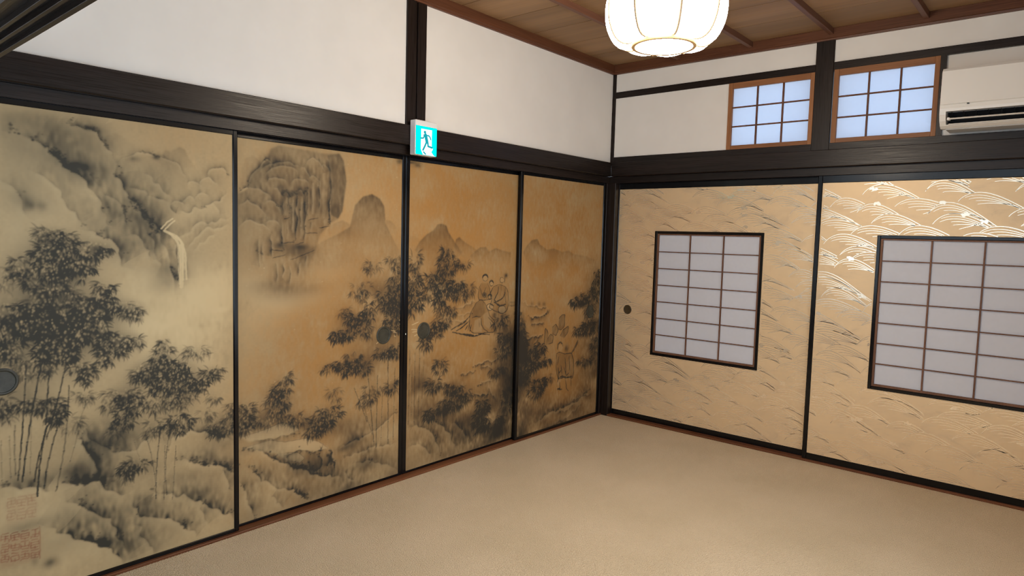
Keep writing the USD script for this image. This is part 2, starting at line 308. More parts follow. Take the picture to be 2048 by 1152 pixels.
t = thing('window_3', 'broad garden window of the veranda with dark posts', 'window', kind=S)
for x in (0.09, 0.84, 1.59, 2.34, 3.09): obj('mullion', box(x-0.018, x+0.018, -5.07, -5.03, 0.65, 2.40, 0.002), dark_z, t)
for z in (0.66, 2.39): obj('frame_rail', box(0.08, 3.10, -5.07, -5.03, z-0.02, z+0.02, 0.002), dark_x, t)

obj('post', box(2.925, XE+0.02, 0.0, 0.12, -0.02, ZN, 0.003), dark_z, t)
t = thing('window_4', 'unseen side window added for cool daylight, with slim dark bars', 'window', kind=S)
for y in (-3.66, -2.92, -2.18, -1.44): obj('mullion', box(XE+0.005, XE+0.03, y-0.012, y+0.012, 0.32, 1.75, 0.002), dark_z, t)
for z in (0.33, 0.80, 1.27, 1.74): obj('frame_rail', box(XE+0.006, XE+0.028, -3.67, -1.43, z-0.01, z+0.01, 0.002), dark_y, t)

# ------------------------------------------------------------------ transom lattice windows
def transom(n, x0, x1, z0, z1, label):
    t = thing(f'window_{n}', label, 'window', kind=S)
    fy, by = -0.002, 0.028
    obj('stile', box(x0, x0+0.027, fy, by, z0, z1, 0.0012), shoji_z, t); obj('stile', box(x1-0.025, x1, fy, by, z0, z1, 0.0012), shoji_z, t)
    obj('rail', box(x0+0.027, x1-0.025, fy+0.002, by, z1-0.040, z1, 0.0012), shoji_x, t); obj('rail', box(x0+0.027, x1-0.025, fy+0.002, by, z0, z0+0.026, 0.0012), shoji_x, t)
    a, b, c, d = x0+0.027, x1-0.025, z0+0.026, z1-0.040
    for k in (1, 2):
        x = a+(b-a)*k/3; obj('vertical_bar', box(x-0.0045, x+0.0045, 0.004, 0.018, c, d, 0.0008), muntin_t, t)
    for k in (1, 2):
        z = c+(d-c)*k/3; obj('horizontal_bar', box(a, b, 0.006, 0.018, z-0.004, z+0.004, 0.0008), muntin_t, t)
    for i in range(3):
        for j in range(3):
            xa, xb = a+(b-a)*i/3, a+(b-a)*(i+1)/3; za, zb = c+(d-c)*j/3, c+(d-c)*(j+1)/3
            obj('pane', box(xa, xb, 0.0185, 0.0192, za, zb, 0), transom_paper, t, False)
transom(1, 0.893, 1.430, 1.951, 2.385, 'bright lattice transom window left of the dark pillar')
transom(2, 1.538, 2.076, 1.951, 2.384, 'bright lattice transom window beside the air conditioner')

# ------------------------------------------------------------------ the ink painting: brush strokes computed as pigment on the silk, in wall coordinates
RES = 0.0022; PW, PH = int(3.86/RES)+2, int(1.78/RES)+2       # canvas: y from -3.86, z up from 0
INK = np.zeros((PH, PW), np.float32); PALE = np.zeros((PH, PW), np.float32); WARM = np.zeros((PH, PW), np.float32); RED = np.zeros((PH, PW), np.float32)
rng = np.random.default_rng(11)
def noise2(sx, sy, seed):
    a = gaussian_filter(np.random.default_rng(seed).standard_normal((PH, PW)).astype(np.float32), (sy, sx)); return a/a.std()
N_FIBRE, N_SOFT, N_FINE = noise2(2.2, 4.5, 1), noise2(22, 14, 2), noise2(1.3, 1.3, 3)
N_BIG = noise2(90, 60, 4)
TP, TF, TR, TU = np.array([2.758030, -4.297960, 1.341950]), np.array([-0.649812, 0.756283, -0.076032]), np.array([0.756888, 0.653004, 0.026576]), np.array([-0.069748, 0.040279, 0.996751])      # where the tracing was taken from
def W(px, py):
    """A tracing point (as seen in the photograph) on the door's plane -> canvas column, row."""
    px, py = np.broadcast_arrays(np.asarray(px, float), np.asarray(py, float))
    off = np.where((px > 466) & (px < 1040), -0.055, -0.02)
    d = TF+TR*((px-1024)/1338.678)[..., None]-TU*((py-576)/1338.678)[..., None]
    P = TP+d*((off-TP[0])/d[..., 0])[..., None]
    return np.stack([(P[..., 1]+3.86)/RES, P[..., 2]/RES], -1)
def dense(pts, step=1.5, jit=0.0):
    p = W(*np.array(pts, float).T); out = []
    for a, b in zip(p[:-1], p[1:]):
        k = max(int(np.linalg.norm(b-a)/step), 1); out.append(a+(b-a)*np.linspace(0, 1, k, endpoint=False)[:, None])
    q = np.vstack(out+[p[-1:]])
    if len(q) > 12: q = gaussian_filter(q, (4, 0), mode='nearest')
    if jit and len(q) > 8:
        j = gaussian_filter(rng.standard_normal(q.shape), (3.0, 0)); q = q+j/j.std()*jit
    return q
def window(q, r):
    x0, y0 = np.maximum(np.floor(q.min(0)-r).astype(int), 0); x1, y1 = np.ceil(q.max(0)+r).astype(int)
    x1, y1 = min(x1, PW), min(y1, PH)
    if x1 <= x0 or y1 <= y0: return None
    return slice(y0, y1), slice(x0, x1)
def over(layer, sl, a): layer[sl] = 1-(1-layer[sl])*(1-np.clip(a, 0, 1))
def ridge(pts, side=1, length=30, dens=0.6, jit=2.2, moss=0.0, lift=0.25):
    """Shading along a contour: dense at the line, fading away on one side (side=1: left of the walking direction), the other side left pale."""
    length = length/RES*0.001; q = dense(pts, 1.5, jit)
    sl = window(q, length*4.5)
    if sl is None: return
    yy, xx = np.mgrid[sl]; g = np.stack([xx.ravel(), yy.ravel()], 1).astype(float)
    dd, ii = cKDTree(q).query(g); tg = np.gradient(q, axis=0); tg /= np.linalg.norm(tg, axis=1, keepdims=True)+1e-9
    v = g-q[ii]; s = (tg[ii, 0]*v[:, 1]-tg[ii, 1]*v[:, 0])*side
    ends = np.clip(np.minimum(ii, len(q)-1-ii)/(0.18*len(q)+2), 0.12, 1)
    along = np.abs((v*tg[ii]).sum(1)); ok = along < length*0.8
    clump = np.clip(1+0.32*N_SOFT[sl].ravel(), 0.4, 1.5)
    a = np.where(s >= 0, 0.50*clump*np.exp(-dd/(0.7*length))+0.34*np.exp(-(dd/(1.7*length))**1.3)+0.20*np.exp(-(dd/(3.0*length))**2), np.exp(-(dd/1.6)**2)*0.6)*ends*ok
    a = a.reshape(yy.shape)*np.clip(1+0.24*N_FIBRE[sl]+0.12*N_SOFT[sl], 0.15, 2)
    over(INK, sl, a*dens)
    if lift:
        b = np.where(s < 0, np.exp(-((dd-length*0.25)/(length*0.55))**2), 0)*ends*ok
        over(PALE, sl, b.reshape(yy.shape)*lift*np.clip(1+0.2*N_FIBRE[sl], 0, 2))
    if moss:
        nrm = np.stack([-tg[:, 1], tg[:, 0]], 1)*side
        for k in rng.integers(0, len(q), int(len(q)*moss*0.45)):
            c0 = np.clip(q[k].astype(int), 0, [PW-1, PH-1])
            if N_SOFT[c0[1], c0[0]] < rng.normal(0.35, 0.4): continue
            for _ in range(3):
                c = q[k]+nrm[k]*abs(rng.normal(0, 0.35))*length+rng.normal(0, 2.0, 2); dot(INK, c, rng.uniform(0.9, 2.2), rng.uniform(0.3, 0.7)*min(1, dens+0.25))
def dot(layer, c, r, a):
    x0, y0 = int(c[0]-3*r), int(c[1]-3*r); x1, y1 = int(c[0]+3*r)+2, int(c[1]+3*r)+2
    if x0 < 0 or y0 < 0 or x1 > PW or y1 > PH: return
    sl = (slice(y0, y1), slice(x0, x1)); yy, xx = np.mgrid[sl]
    over(layer, sl, a*np.exp(-(((xx-c[0])/(1.3*r))**2+((yy-c[1])/r)**2)**1.5))
def speck(c, r, a):
    x0, y0 = int(c[0]-3*r), int(c[1]-3*r); x1, y1 = int(c[0]+3*r)+2, int(c[1]+3*r)+2
    if x0 < 0 or y0 < 0 or x1 > PW or y1 > PH: return
    sl = (slice(y0, y1), slice(x0, x1)); yy, xx = np.mgrid[sl]
    INK[sl] *= 1-a*np.exp(-(((xx-c[0])/r)**2+((yy-c[1])/(1.3*r))**2))
def blob(px, py, rx, ry, dens, layer=None, rough=0.35, power=1.0):
    """A soft wash, radii in tracing units."""
    layer = INK if layer is None else layer
    c = W(px, py); ex = abs(W(px+rx, py)[0]-W(px-rx, py)[0])/2; ey = abs(W(px, py+ry)[1]-W(px, py-ry)[1])/2
    sl = window(np.array([c]), max(ex, ey)*2.4)
    if sl is None: return
    yy, xx = np.mgrid[sl]; d = ((xx-c[0])/ex)**2+((yy-c[1])/ey)**2
    over(layer, sl, dens*np.exp(-d**power)*np.clip(1+rough*N_SOFT[sl]+0.12*N_FIBRE[sl], 0, 2))
def fill(pts, dens, fade=None, soft=1.5, layer=None, line=0.0):
    """A filled silhouette (far mountains, robes); fade = tracing rows over which it dissolves downwards."""
    layer = INK if layer is None else layer
    p = W(*np.array(pts, float).T); sl = window(p, 6)
    if sl is None: return
    from shapely import contains_xy
    from shapely.geometry import Polygon
    yy, xx = np.mgrid[sl]; m = contains_xy(Polygon(p).buffer(0), xx.ravel(), yy.ravel()).reshape(xx.shape).astype(np.float32)
    a = gaussian_filter(m, soft)
    if line:
        e = np.clip(a-gaussian_filter(m, 5), 0, 1); a = a+line*e
    if fade:
        z0, z1 = W(np.mean([q[0] for q in pts]), fade[1])[1], W(np.mean([q[0] for q in pts]), fade[0])[1]
        a = a*np.clip((yy-z0)/(z1-z0+1e-6), 0, 1)**1.2
    over(layer, sl, a*dens*np.clip(1+0.12*N_SOFT[sl]+0.08*N_FIBRE[sl], 0, 2))
def line(pts, width=1.2, dens=0.7, layer=None, taper=True, jit=0.3):
    """A brush line, width in millimetres."""
    layer = INK if layer is None else layer
    q = dense(pts, 0.7, jit); w = np.full(len(q), width*1.5/RES*0.0005)
    if taper and len(q) > 4: w = w*(0.45+0.55*np.sin(np.linspace(0.12, PI-0.12, len(q))))
    sl = window(q, 5)
    if sl is None: return
    yy, xx = np.mgrid[sl]; dd, ii = cKDTree(q).query(np.stack([xx.ravel(), yy.ravel()], 1), distance_upper_bound=6)
    ii = np.minimum(ii, len(q)-1); a = np.clip(w[ii]+0.6-dd, 0, 1)*np.clip(w[ii]*2, 0.35, 1)
    if layer is PALE: INK[sl] *= 1-np.clip(a.reshape(yy.shape)*dens, 0, 1)*0.85
    over(layer, sl, a.reshape(yy.shape)*dens*np.clip(1+0.15*N_FIBRE[sl], 0.3, 1.5))
def leaf(c, ang, L, wd, a, bow, layer=None):
    layer = INK if layer is None else layer
    dx, dy = math.cos(ang), math.sin(ang); e = c+L*np.array([dx, dy])
    x0, y0 = np.floor(np.minimum(c, e)-4).astype(int); x1, y1 = np.ceil(np.maximum(c, e)+5).astype(int)
    if x0 < 0 or y0 < 0 or x1 > PW or y1 > PH: return
    yy, xx = np.mgrid[y0:y1, x0:x1]; px, py = xx-c[0], yy-c[1]
    t = (px*dx+py*dy)/L; s = -px*dy+py*dx-bow*L*4*t*(1-t)
    tt = np.clip(t, 0, 1); w = wd*(np.sin(PI*tt**0.75)**0.8)
    al = np.clip(w+0.5-np.abs(s), 0, 1)*np.clip(w*1.6, 0, 1)*((t > -0.02) & (t < 1.02))
    sl = (slice(y0, y1), slice(x0, x1)); over(layer, sl, al*a)
def bamboo(px, py, rx, ry, dens, n=None, size=1.0, wash=0.6, spread=1.0):
    """A cluster of bamboo leaves over a soft wash: sprays of leaves that droop and fan outwards."""
    blob(px, py, rx*0.95, ry*0.95, dens*wash)
    c = W(px, py); ex = abs(W(px+rx, py)[0]-W(px-rx, py)[0])/2; ey = abs(W(px, py+ry)[1]-W(px, py-ry)[1])/2
    n = n or int(0.0175*PI*ex*ey/size**1.3*(0.7+0.5*dens))+9
    for k in range(n):
        r, th = rng.uniform(0, 1)**0.55, rng.uniform(0, 2*PI)
        o = np.array([r*math.cos(th), r*math.sin(th)]); b = c+o*[ex, ey]
        nl = rng.integers(3, 6); base = -PI/2+0.75*spread*o[0]*rng.uniform(0.6, 1.3)+rng.normal(0, 0.25)
        if o[1] > 0.45: base += np.sign(o[0]+rng.normal(0, 0.4))*rng.uniform(0.6, 1.2)
        for j in range(nl):
            ang = base+(j-(nl-1)/2)*rng.uniform(0.28, 0.5)
            leaf(b+rng.normal(0, 1.2, 2), ang, rng.uniform(9, 18)*size, rng.uniform(1.1, 1.8)*size**0.7, np.clip(dens*rng.uniform(0.35, 1.0), 0, 0.95), rng.uniform(0.04, 0.16)*(1 if math.cos(ang) > 0 else -1))
    for k in range(int(n*1.3)):
        r, th = rng.uniform(0, 1)**0.5*0.95, rng.uniform(0, 2*PI); speck(c+np.array([r*math.cos(th)*ex, r*math.sin(th)*ey]), rng.uniform(0.9, 1.7)*size**0.5, rng.uniform(0.25, 0.6))
def stem(x0, y0, x1, y1, width, dens, nodes=6, bow=0.0):
    t = np.linspace(0, 1, 9); px = x0+(x1-x0)*t+bow*np.sin(PI*t); py = y0+(y1-y0)*t
    line(np.stack([px, py], 1), width, dens, taper=False, jit=0.25)
    for k in np.linspace(0.12, 0.95, nodes):
        c = W(np.interp(k, t, px), np.interp(k, t, py)); dot(INK, c, width/RES*0.00055+0.5, min(0.95, dens*1.1)); dot(PALE, c+[0, 2.2], 1.1, 0.5)

def paint():
    # -- pale pigment: mist, sky light, valley fog
    for a in ((330, 640, 150, 90, 0.55), (395, 690, 80, 70, 0.55), (281, 559, 40, 30, 0.5), (365, 592, 60, 25, 0.5), (180, 380, 120, 130, 0.22), (430, 560, 60, 80, 0.45), (60, 420, 80, 120, 0.25),
              (250, 270, 160, 60, 0.12), (530, 630, 60, 40, 0.18), (60, 1010, 90, 60, 0.25), (160, 1100, 120, 60, 0.2), (420, 430, 50, 40, 0.3), (110, 1040, 80, 50, .2)):
        blob(*a, layer=PALE, rough=0.25)
    for a in ((443, 619, 14, 5, .5), (437, 692, 16, 9, .5), (430, 640, 12, 4, .4), (448, 655, 9, 7, .35)): blob(*a, layer=PALE, rough=0.6)
    # -- amber age of the silk, stronger to the right
    for a in ((600, 420, 130, 200, .45), (640, 700, 170, 200, .6), (620, 660, 130, 130, .45), (920, 420, 160, 200, .75), (760, 300, 140, 120, .55), (900, 700, 140, 260, .75), (1120, 470, 150, 260, .8), (1120, 760, 150, 200, .9), (640, 900, 180, 160, .45), (700, 640, 100, 160, .45), (330, 270, 120, 60, .3)):
        blob(*a, layer=WARM, rough=0.15)
    # -- far mountains
    fill([(205, 300), (208, 276), (227, 265), (245, 273), (268, 291), (280, 320)], .10, (262, 320))
    fill([(316, 325), (320, 313), (331, 300), (341, 303), (359, 293), (370, 299), (378, 317), (391, 335), (402, 350), (360, 360)], .24, (292, 350), line=.5)
    fill([(474, 380), (485, 335), (491, 316), (507, 310), (519, 322), (530, 345), (520, 390)], .16, (306, 380), line=.4)
    fill([(610, 505), (647, 482), (679, 466), (699, 454), (704, 435), (710, 410), (726, 393), (744, 388), (760, 397), (769, 413), (771, 447), (785, 475), (800, 505), (790, 540), (640, 540)], .52, (400, 540), line=.35)
    fill([(655, 460), (660, 450), (685, 440), (699, 448), (702, 480), (660, 490)], .22, (440, 485), line=.5)
    fill([(768, 470), (772, 440), (780, 441), (790, 450), (800, 475)], .2, (438, 475), line=.5)
    fill([(818, 490), (820, 472), (830, 472), (842, 483)], .12, (470, 490))
    fill([(830, 500), (839, 483), (853, 469), (867, 460), (875, 449), (883, 447), (893, 451), (897, 464), (911, 486), (925, 505), (900, 535), (850, 530)], .5, (450, 540), line=.6)
    fill([(908, 495), (912, 478), (919, 474), (928, 483), (950, 497), (965, 510), (930, 520)], .36, (474, 525), line=.5)
    fill([(940, 512), (953, 500), (961, 494), (972, 494), (978, 503), (992, 496), (1005, 501), (1022, 505), (1020, 530), (950, 530)], .36, (494, 535), line=.6)
    fill([(1046, 505), (1053, 492), (1064, 480), (1075, 478), (1080, 489), (1094, 499), (1108, 497), (1125, 504), (1137, 501), (1147, 508), (1172, 512), (1190, 520), (1180, 545), (1060, 540)], .42, (478, 545), line=.5)
    # -- great slope on the first door
    fill([(0, 225), (60, 224), (122, 234), (161, 253), (187, 260), (194, 272), (213, 296), (232, 320), (262, 372), (300, 440), (318, 470), (250, 470), (120, 440), (0, 420)], .20, (180, 520), soft=3)
    fill([(232, 322), (250, 320), (260, 312), (281, 308), (307, 309), (333, 317), (352, 328), (367, 343), (372, 365), (380, 400), (350, 430), (320, 450), (280, 420), (245, 370)], .16, soft=3)
    for pts, L, d, moss in (
        ([(122, 234), (161, 253), (187, 260), (194, 272), (213, 296), (232, 320)], 22, .45, .5),
        ([(20, 262), (60, 278), (86, 290), (104, 304), (112, 320), (146, 341), (169, 361), (187, 380), (198, 398), (206, 424), (221, 450), (247, 468)], 34, .62, 1.3),
        ([(0, 354), (21, 364), (34, 382), (45, 410), (60, 440)], 26, .3, .2),
        ([(65, 338), (91, 351), (107, 369), (125, 390), (141, 421), (154, 440), (170, 458)], 26, .42, .5),
        ([(232, 320), (234, 346), (245, 367), (253, 388), (268, 408), (286, 421), (302, 445), (312, 463)], 24, .62, 1.2),
        ([(234, 322), (250, 320), (260, 312), (281, 308), (307, 309), (333, 317), (352, 328), (367, 343), (372, 361)], 10, .35, .5),
        ([(250, 372), (276, 374), (294, 385), (312, 398), (328, 400), (338, 412)], 18, .55, .9),
        ([(300, 352), (318, 368), (332, 385), (340, 402)], 18, .4, .4), ([(282, 340), (300, 352), (312, 370)], 16, .25, .2),
        ([(190, 382), (221, 395), (245, 413), (253, 434), (260, 453)], 18, .5, .6),
        ([(255, 403), (281, 421), (294, 442), (312, 453), (323, 471), (330, 492)], 22, .6, .8),
        ([(160, 330), (180, 346), (192, 366), (200, 385)], 18, .3, .3),
        ([(336, 406), (352, 421), (357, 430)], 14, .6, .6),
        ([(169, 453), (195, 468), (221, 479), (237, 497), (242, 518), (255, 539)], 40, .55, .2),
        ([(250, 468), (273, 471), (292, 489), (299, 510), (302, 536)], 30, .45, .3),
        ([(294, 463), (307, 489), (318, 518), (322, 545)], 22, .45, .4),
        ([(318, 470), (330, 492), (340, 515), (348, 545), (350, 575)], 20, .6, .6),
        ([(345, 480), (355, 500), (357, 530), (357, 572)], 14, .6, .2)):
        ridge(pts, 1, L, d, moss=moss)
    for a in ((80, 330, 150, 120, .14), (90, 260, 110, 40, .22), (160, 320, 60, 40, .22), (60, 390, 60, 60, .10), (190, 420, 50, 40, .25), (290, 430, 40, 30, .3), (300, 370, 60, 40, .16), (270, 500, 60, 50, .25), (330, 510, 25, 60, .35), (240, 450, 40, 40, .18), (400, 490, 50, 30, .14)): blob(*a)
    for a in ((130, 300, 50, 30, .22), (215, 345, 35, 45, .22), (265, 400, 35, 30, .22), (150, 355, 40, 25, .18), (300, 445, 30, 18, .25), (345, 330, 20, 30, .14), (430, 385, 30, 30, .12)): blob(*a, rough=.5)
    for a in ((151, 330, 12, 8, .5), (170, 335, 10, 7, .5), (190, 373, 14, 5, .5), (262, 317, 14, 6, .45), (313, 315, 8, 5, .45), (305, 392, 12, 6, .5), (178, 256, 11, 5, .45), (62, 408, 14, 12, .28), (85, 413, 10, 10, .28), (40, 395, 18, 18, .15), (112, 265, 20, 14, .14), (60, 245, 40, 14, .12), (210, 425, 8, 10, .45)):
        blob(*a, rough=1.0)
    for x, y, r in ((356, 410, 15), (380, 404, 15), (402, 396, 15), (415, 372, 20), (433, 350, 19), (386, 372, 14)):
        th = np.linspace(-0.3, PI+0.5, 14)
        ridge(np.stack([x+r*np.cos(th), y-r*0.95*np.sin(th)], 1), -1, 9, .45, jit=1.4, moss=.3, lift=.3)
        blob(x+3, y+4, r*.8, r*.8, .14)
    for pts, L, d in (([(357, 430), (375, 420), (400, 414), (427, 408), (445, 396), (460, 378)], 10, .4), ([(345, 490), (356, 478), (372, 464), (396, 450), (427, 442), (462, 434)], 16, .5), ([(364, 500), (375, 489), (401, 468), (430, 455), (462, 449)], 14, .5), ([(378, 512), (390, 494), (412, 477), (440, 466)], 12, .3), ([(422, 408), (436, 415), (444, 430)], 14, .2)):
        ridge(pts, 1, L, d, moss=.2)
    blob(420, 470, 45, 30, .14); blob(300, 500, 40, 40, .22); blob(400, 520, 50, 30, .10); blob(330, 570, 40, 18, .16)
    # waterfall
    for pts, w in (([(346, 437), (335, 444), (325, 454), (322, 458)], 3), ([(350, 440), (340, 449), (330, 459)], 3), ([(328, 461), (339, 466), (350, 476), (357, 489), (359, 528), (360, 568)], 5), ([(339, 466), (352, 472), (362, 482), (366, 500), (366, 560)], 5), ([(352, 473), (365, 486), (371, 510), (373, 560)], 4), ([(362, 490), (363, 530), (363, 575)], 7)):
        line(pts, w*1.3, .9, PALE, taper=False)
    line([(357, 492), (358, 530), (358, 574)], 1.2, .5); line([(373, 508), (375, 540), (375, 556)], 1.2, .35)
    # -- the cliff of stone columns on the second door
    fill([(470, 388), (494, 379), (501, 344), (519, 332), (535, 319), (541, 297), (557, 290), (600, 298), (647, 307), (679, 307), (688, 322), (693, 363), (685, 422), (676, 438), (660, 448), (640, 470), (632, 500), (614, 540), (606, 580), (540, 600), (470, 600)], .40, (420, 610), soft=2, line=.5)
    fill([(655, 310), (679, 307), (688, 322), (693, 363), (685, 422), (676, 438), (662, 430), (660, 370)], .42, soft=1.5, line=.6)
    arc = lambda x0, y0, x1, y1, h: [(x0, y0), (x0+(x1-x0)*.12, y0-h*.75), (x0+(x1-x0)*.35, y0-h), (x0+(x1-x0)*.7, y0*.3+y1*.7-h), (x1-(x1-x0)*.06, y1-h*.6), (x1, y1)]
    for a in ((494, 379, 545, 345, 40), (519, 345, 600, 338, 18), (530, 352, 598, 352, 20), (530, 368, 575, 366, 12), (578, 368, 620, 372, 14), (600, 338, 622, 360, 10), (612, 330, 650, 345, 18), (474, 392, 545, 400, 18), (545, 380, 568, 400, 10), (474, 418, 530, 432, 18), (528, 412, 566, 432, 14), (474, 458, 542, 466, 20), (529, 448, 563, 456, 12), (566, 392, 580, 400, 10), (580, 386, 594, 396, 8), (594, 386, 612, 396, 8), (616, 362, 640, 366, 12), (640, 340, 661, 350, 14)):
        ridge(arc(*a), 1, 11, .55, jit=1.2, moss=.35, lift=.35)
    for x0, y0, x1, y1, d in ((567, 395, 567, 435, .6), (580, 384, 580, 432, .6), (594, 384, 592, 482, .75), (613, 388, 608, 486, .7), (616, 366, 614, 440, .55), (640, 350, 637, 432, .6), (661, 342, 660, 452, .75), (564, 440, 565, 500, .65), (542, 462, 544, 520, .55), (516, 470, 518, 540, .45), (552, 518, 553, 568, .45), (568, 520, 568, 560, .55), (579, 530, 579, 575, .6), (598, 520, 597, 556, .5), (615, 505, 611, 540, .5), (532, 432, 533, 440, .5), (655, 312, 662, 345, .6), (626, 366, 624, 430, .35), (602, 400, 600, 470, .35), (586, 396, 584, 470, .3), (524, 480, 526, 530, .3), (624, 440, 622, 462, .4)):
        n = 8; t = np.linspace(0, 1, n)
        ridge(np.stack([x0+(x1-x0)*t+rng.normal(0, .6, n), y0+(y1-y0)*t], 1), -1, 13, d, jit=1.2, moss=.25, lift=.3)
    for x, y0, y1, w_ in ((573, 392, 432, 9), (587, 392, 466, 10), (603, 392, 478, 12), (626, 366, 428, 16), (648, 346, 436, 15), (575, 440, 480, 8)):
        for dx in (-1.5, 0, 1.5): line([(x+dx, y0), (x+dx+rng.normal(0, 1), (y0+y1)/2), (x+dx-.5, y1)], w_*.6, .13, PALE)
    for pts in ([(544, 500), (566, 502)], [(566, 486), (590, 484)], [(590, 490), (608, 484)], [(609, 466), (636, 466)], [(638, 456), (660, 452)], [(580, 520), (612, 508), (630, 500)], [(545, 516), (572, 510)], [(567, 438), (580, 435)], [(616, 440), (637, 436)]):
        line(pts, 3, .6)
    for a in ((590, 360, 16, 8, .4), (614, 345, 12, 8, .4), (634, 352, 10, 8, .4), (524, 333, 10, 6, .4), (520, 403, 10, 5, .35), (556, 372, 14, 5, .35), (650, 312, 8, 6, .5), (585, 386, 18, 6, .4), (560, 490, 12, 6, .35), (600, 494, 16, 6, .4)): blob(*a, rough=1.0)
    blob(575, 590, 60, 22, .22); blob(555, 578, 35, 14, .2); blob(655, 520, 45, 20, .18); blob(510, 585, 40, 25, .1)
    for a in ((545, 600, 90, 22, .5), (500, 575, 40, 30, .35), (640, 540, 50, 25, .2)): blob(*a, layer=PALE)
    for a in ((600, 575, 40, 14, .22), (540, 572, 40, 14, .18), (610, 360, 45, 60, .16), (520, 360, 22, 22, .25), (640, 400, 14, 60, .2), (575, 450, 40, 60, .18), (590, 505, 40, 14, .35), (606, 530, 22, 25, .3)): blob(*a)
    # -- bamboo groves
    for a in ((110, 530, 75, 55, .35), (120, 590, 70, 60, .35), (110, 670, 100, 75, .55), (20, 660, 50, 90, .45), (230, 625, 45, 25, .3), (215, 690, 45, 35, .35), (330, 755, 65, 40, .35), (330, 820, 60, 40, .28), (250, 830, 35, 45, .35), (150, 880, 90, 40, .14), (440, 850, 35, 25, .35), (50, 790, 60, 40, .3),
              (560, 810, 40, 40, .3), (500, 850, 45, 25, .4), (640, 845, 40, 22, .35), (590, 855, 50, 14, .3), (700, 650, 35, 30, .2), (790, 600, 25, 60, .35), (720, 860, 40, 20, .3)): blob(*a, rough=.3)
    for a in ((120, 480, 34, 18, .55), (118, 515, 52, 38, .85), (100, 470, 26, 14, .5), (190, 500, 34, 17, .75), (165, 540, 22, 22, .75), (40, 540, 26, 24, .55), (95, 560, 45, 30, .55), (110, 600, 60, 30, .45), (20, 650, 42, 48, .75), (60, 640, 42, 36, .65), (125, 665, 46, 46, .95), (115, 700, 44, 30, .9), (205, 585, 26, 20, .7), (190, 615, 42, 24, .75), (252, 618, 34, 14, .6), (270, 628, 16, 10, .45), (180, 660, 38, 26, .8), (225, 690, 36, 22, .7), (265, 685, 20, 14, .6), (215, 715, 18, 16, .7), (160, 740, 22, 20, .7), (175, 752, 18, 14, .65), (10, 705, 30, 28, .6), (70, 735, 46, 26, .5), (8, 820, 26, 26, .6), (95, 812, 34, 15, .75), (112, 826, 18, 18, .9), (60, 810, 26, 12, .6), (140, 850, 26, 16, .3), (165, 795, 20, 12, .35), (8, 560, 12, 22, .25),
              (327, 692, 15, 14, .5), (325, 715, 22, 15, .65), (330, 742, 50, 22, .88), (340, 765, 48, 20, .9), (390, 770, 26, 16, .8), (285, 748, 22, 18, .6), (392, 704, 24, 14, .4), (418, 752, 18, 12, .6), (432, 740, 12, 8, .4), (428, 795, 12, 10, .35), (255, 795, 26, 18, .75), (225, 800, 22, 22, .4), (255, 830, 20, 24, .85), (230, 850, 20, 18, .4), (310, 805, 45, 20, .5), (360, 800, 30, 16, .45), (360, 845, 26, 20, .78), (315, 855, 26, 18, .5), (270, 930, 28, 13, .75), (252, 945, 14, 14, .6), (412, 828, 14, 12, .3), (445, 862, 24, 9, .7), (462, 825, 12, 20, .5), (430, 850, 16, 10, .35)):
        bamboo(*a)
    for a in ((488, 828, 20, 20, .6), (484, 850, 22, 16, .55), (571, 757, 14, 10, .5), (560, 780, 18, 14, .6), (556, 805, 26, 20, .6), (592, 838, 22, 13, .5), (540, 840, 40, 10, .4), (656, 828, 30, 14, .6), (640, 850, 26, 14, .65), (630, 862, 18, 10, .6),
              (744, 535, 16, 12, .4), (788, 522, 12, 16, .4), (792, 560, 14, 28, .5), (722, 582, 20, 18, .45), (790, 605, 22, 28, .75), (765, 600, 16, 18, .55), (738, 622, 13, 18, .8), (706, 640, 18, 10, .85), (690, 624, 14, 8, .35), (686, 668, 22, 12, .8), (672, 672, 12, 10, .7), (726, 660, 18, 18, .5), (788, 645, 16, 18, .8), (770, 704, 20, 12, .75), (795, 700, 12, 14, .6), (700, 735, 24, 14, .85), (662, 735, 18, 10, .7), (726, 735, 14, 14, .5), (705, 712, 16, 12, .4), (668, 788, 14, 16, .25), (735, 800, 18, 12, .5), (784, 775, 12, 14, .6), (745, 780, 20, 10, .35)):
        bamboo(*a, size=1.15)
    blob(755, 640, 50, 85, .38); blob(745, 735, 30, 40, .25); blob(700, 850, 50, 20, .3)
    for a in ((832, 535, 11, 28, .5), (828, 570, 13, 22, .65), (828, 605, 16, 22, .9), (894, 508, 11, 12, .55), (894, 532, 17, 18, .65), (926, 530, 12, 7, .55), (870, 560, 18, 12, .8), (890, 578, 22, 14, .9), (912, 570, 16, 10, .92), (936, 580, 12, 12, .5), (920, 592, 14, 10, .5), (882, 600, 12, 18, .8), (860, 585, 14, 12, .6), (895, 622, 18, 12, .5), (885, 640, 16, 14, .45), (872, 655, 18, 11, .8), (862, 668, 22, 8, .6), (852, 690, 12, 10, .6), (880, 732, 13, 12, .6), (868, 770, 16, 11, .65), (905, 775, 18, 12, .6), (915, 795, 26, 20, .6), (895, 812, 22, 14, .6), (1002, 645, 14, 14, .6), (1006, 690, 12, 26, .7), (996, 740, 16, 10, .5), (964, 812, 12, 12, .75), (964, 840, 15, 24, .8), (995, 842, 10, 14, .65), (858, 830, 8, 10, .8), (1014, 800, 9, 22, .6)):
        bamboo(*a, size=1.45)
    blob(880, 560, 35, 40, .25); blob(1008, 690, 20, 70, .55); blob(915, 810, 40, 35, .4); blob(965, 840, 24, 35, .5); blob(1015, 820, 16, 60, .5); blob(850, 780, 30, 50, .25); blob(1000, 860, 30, 30, .4)
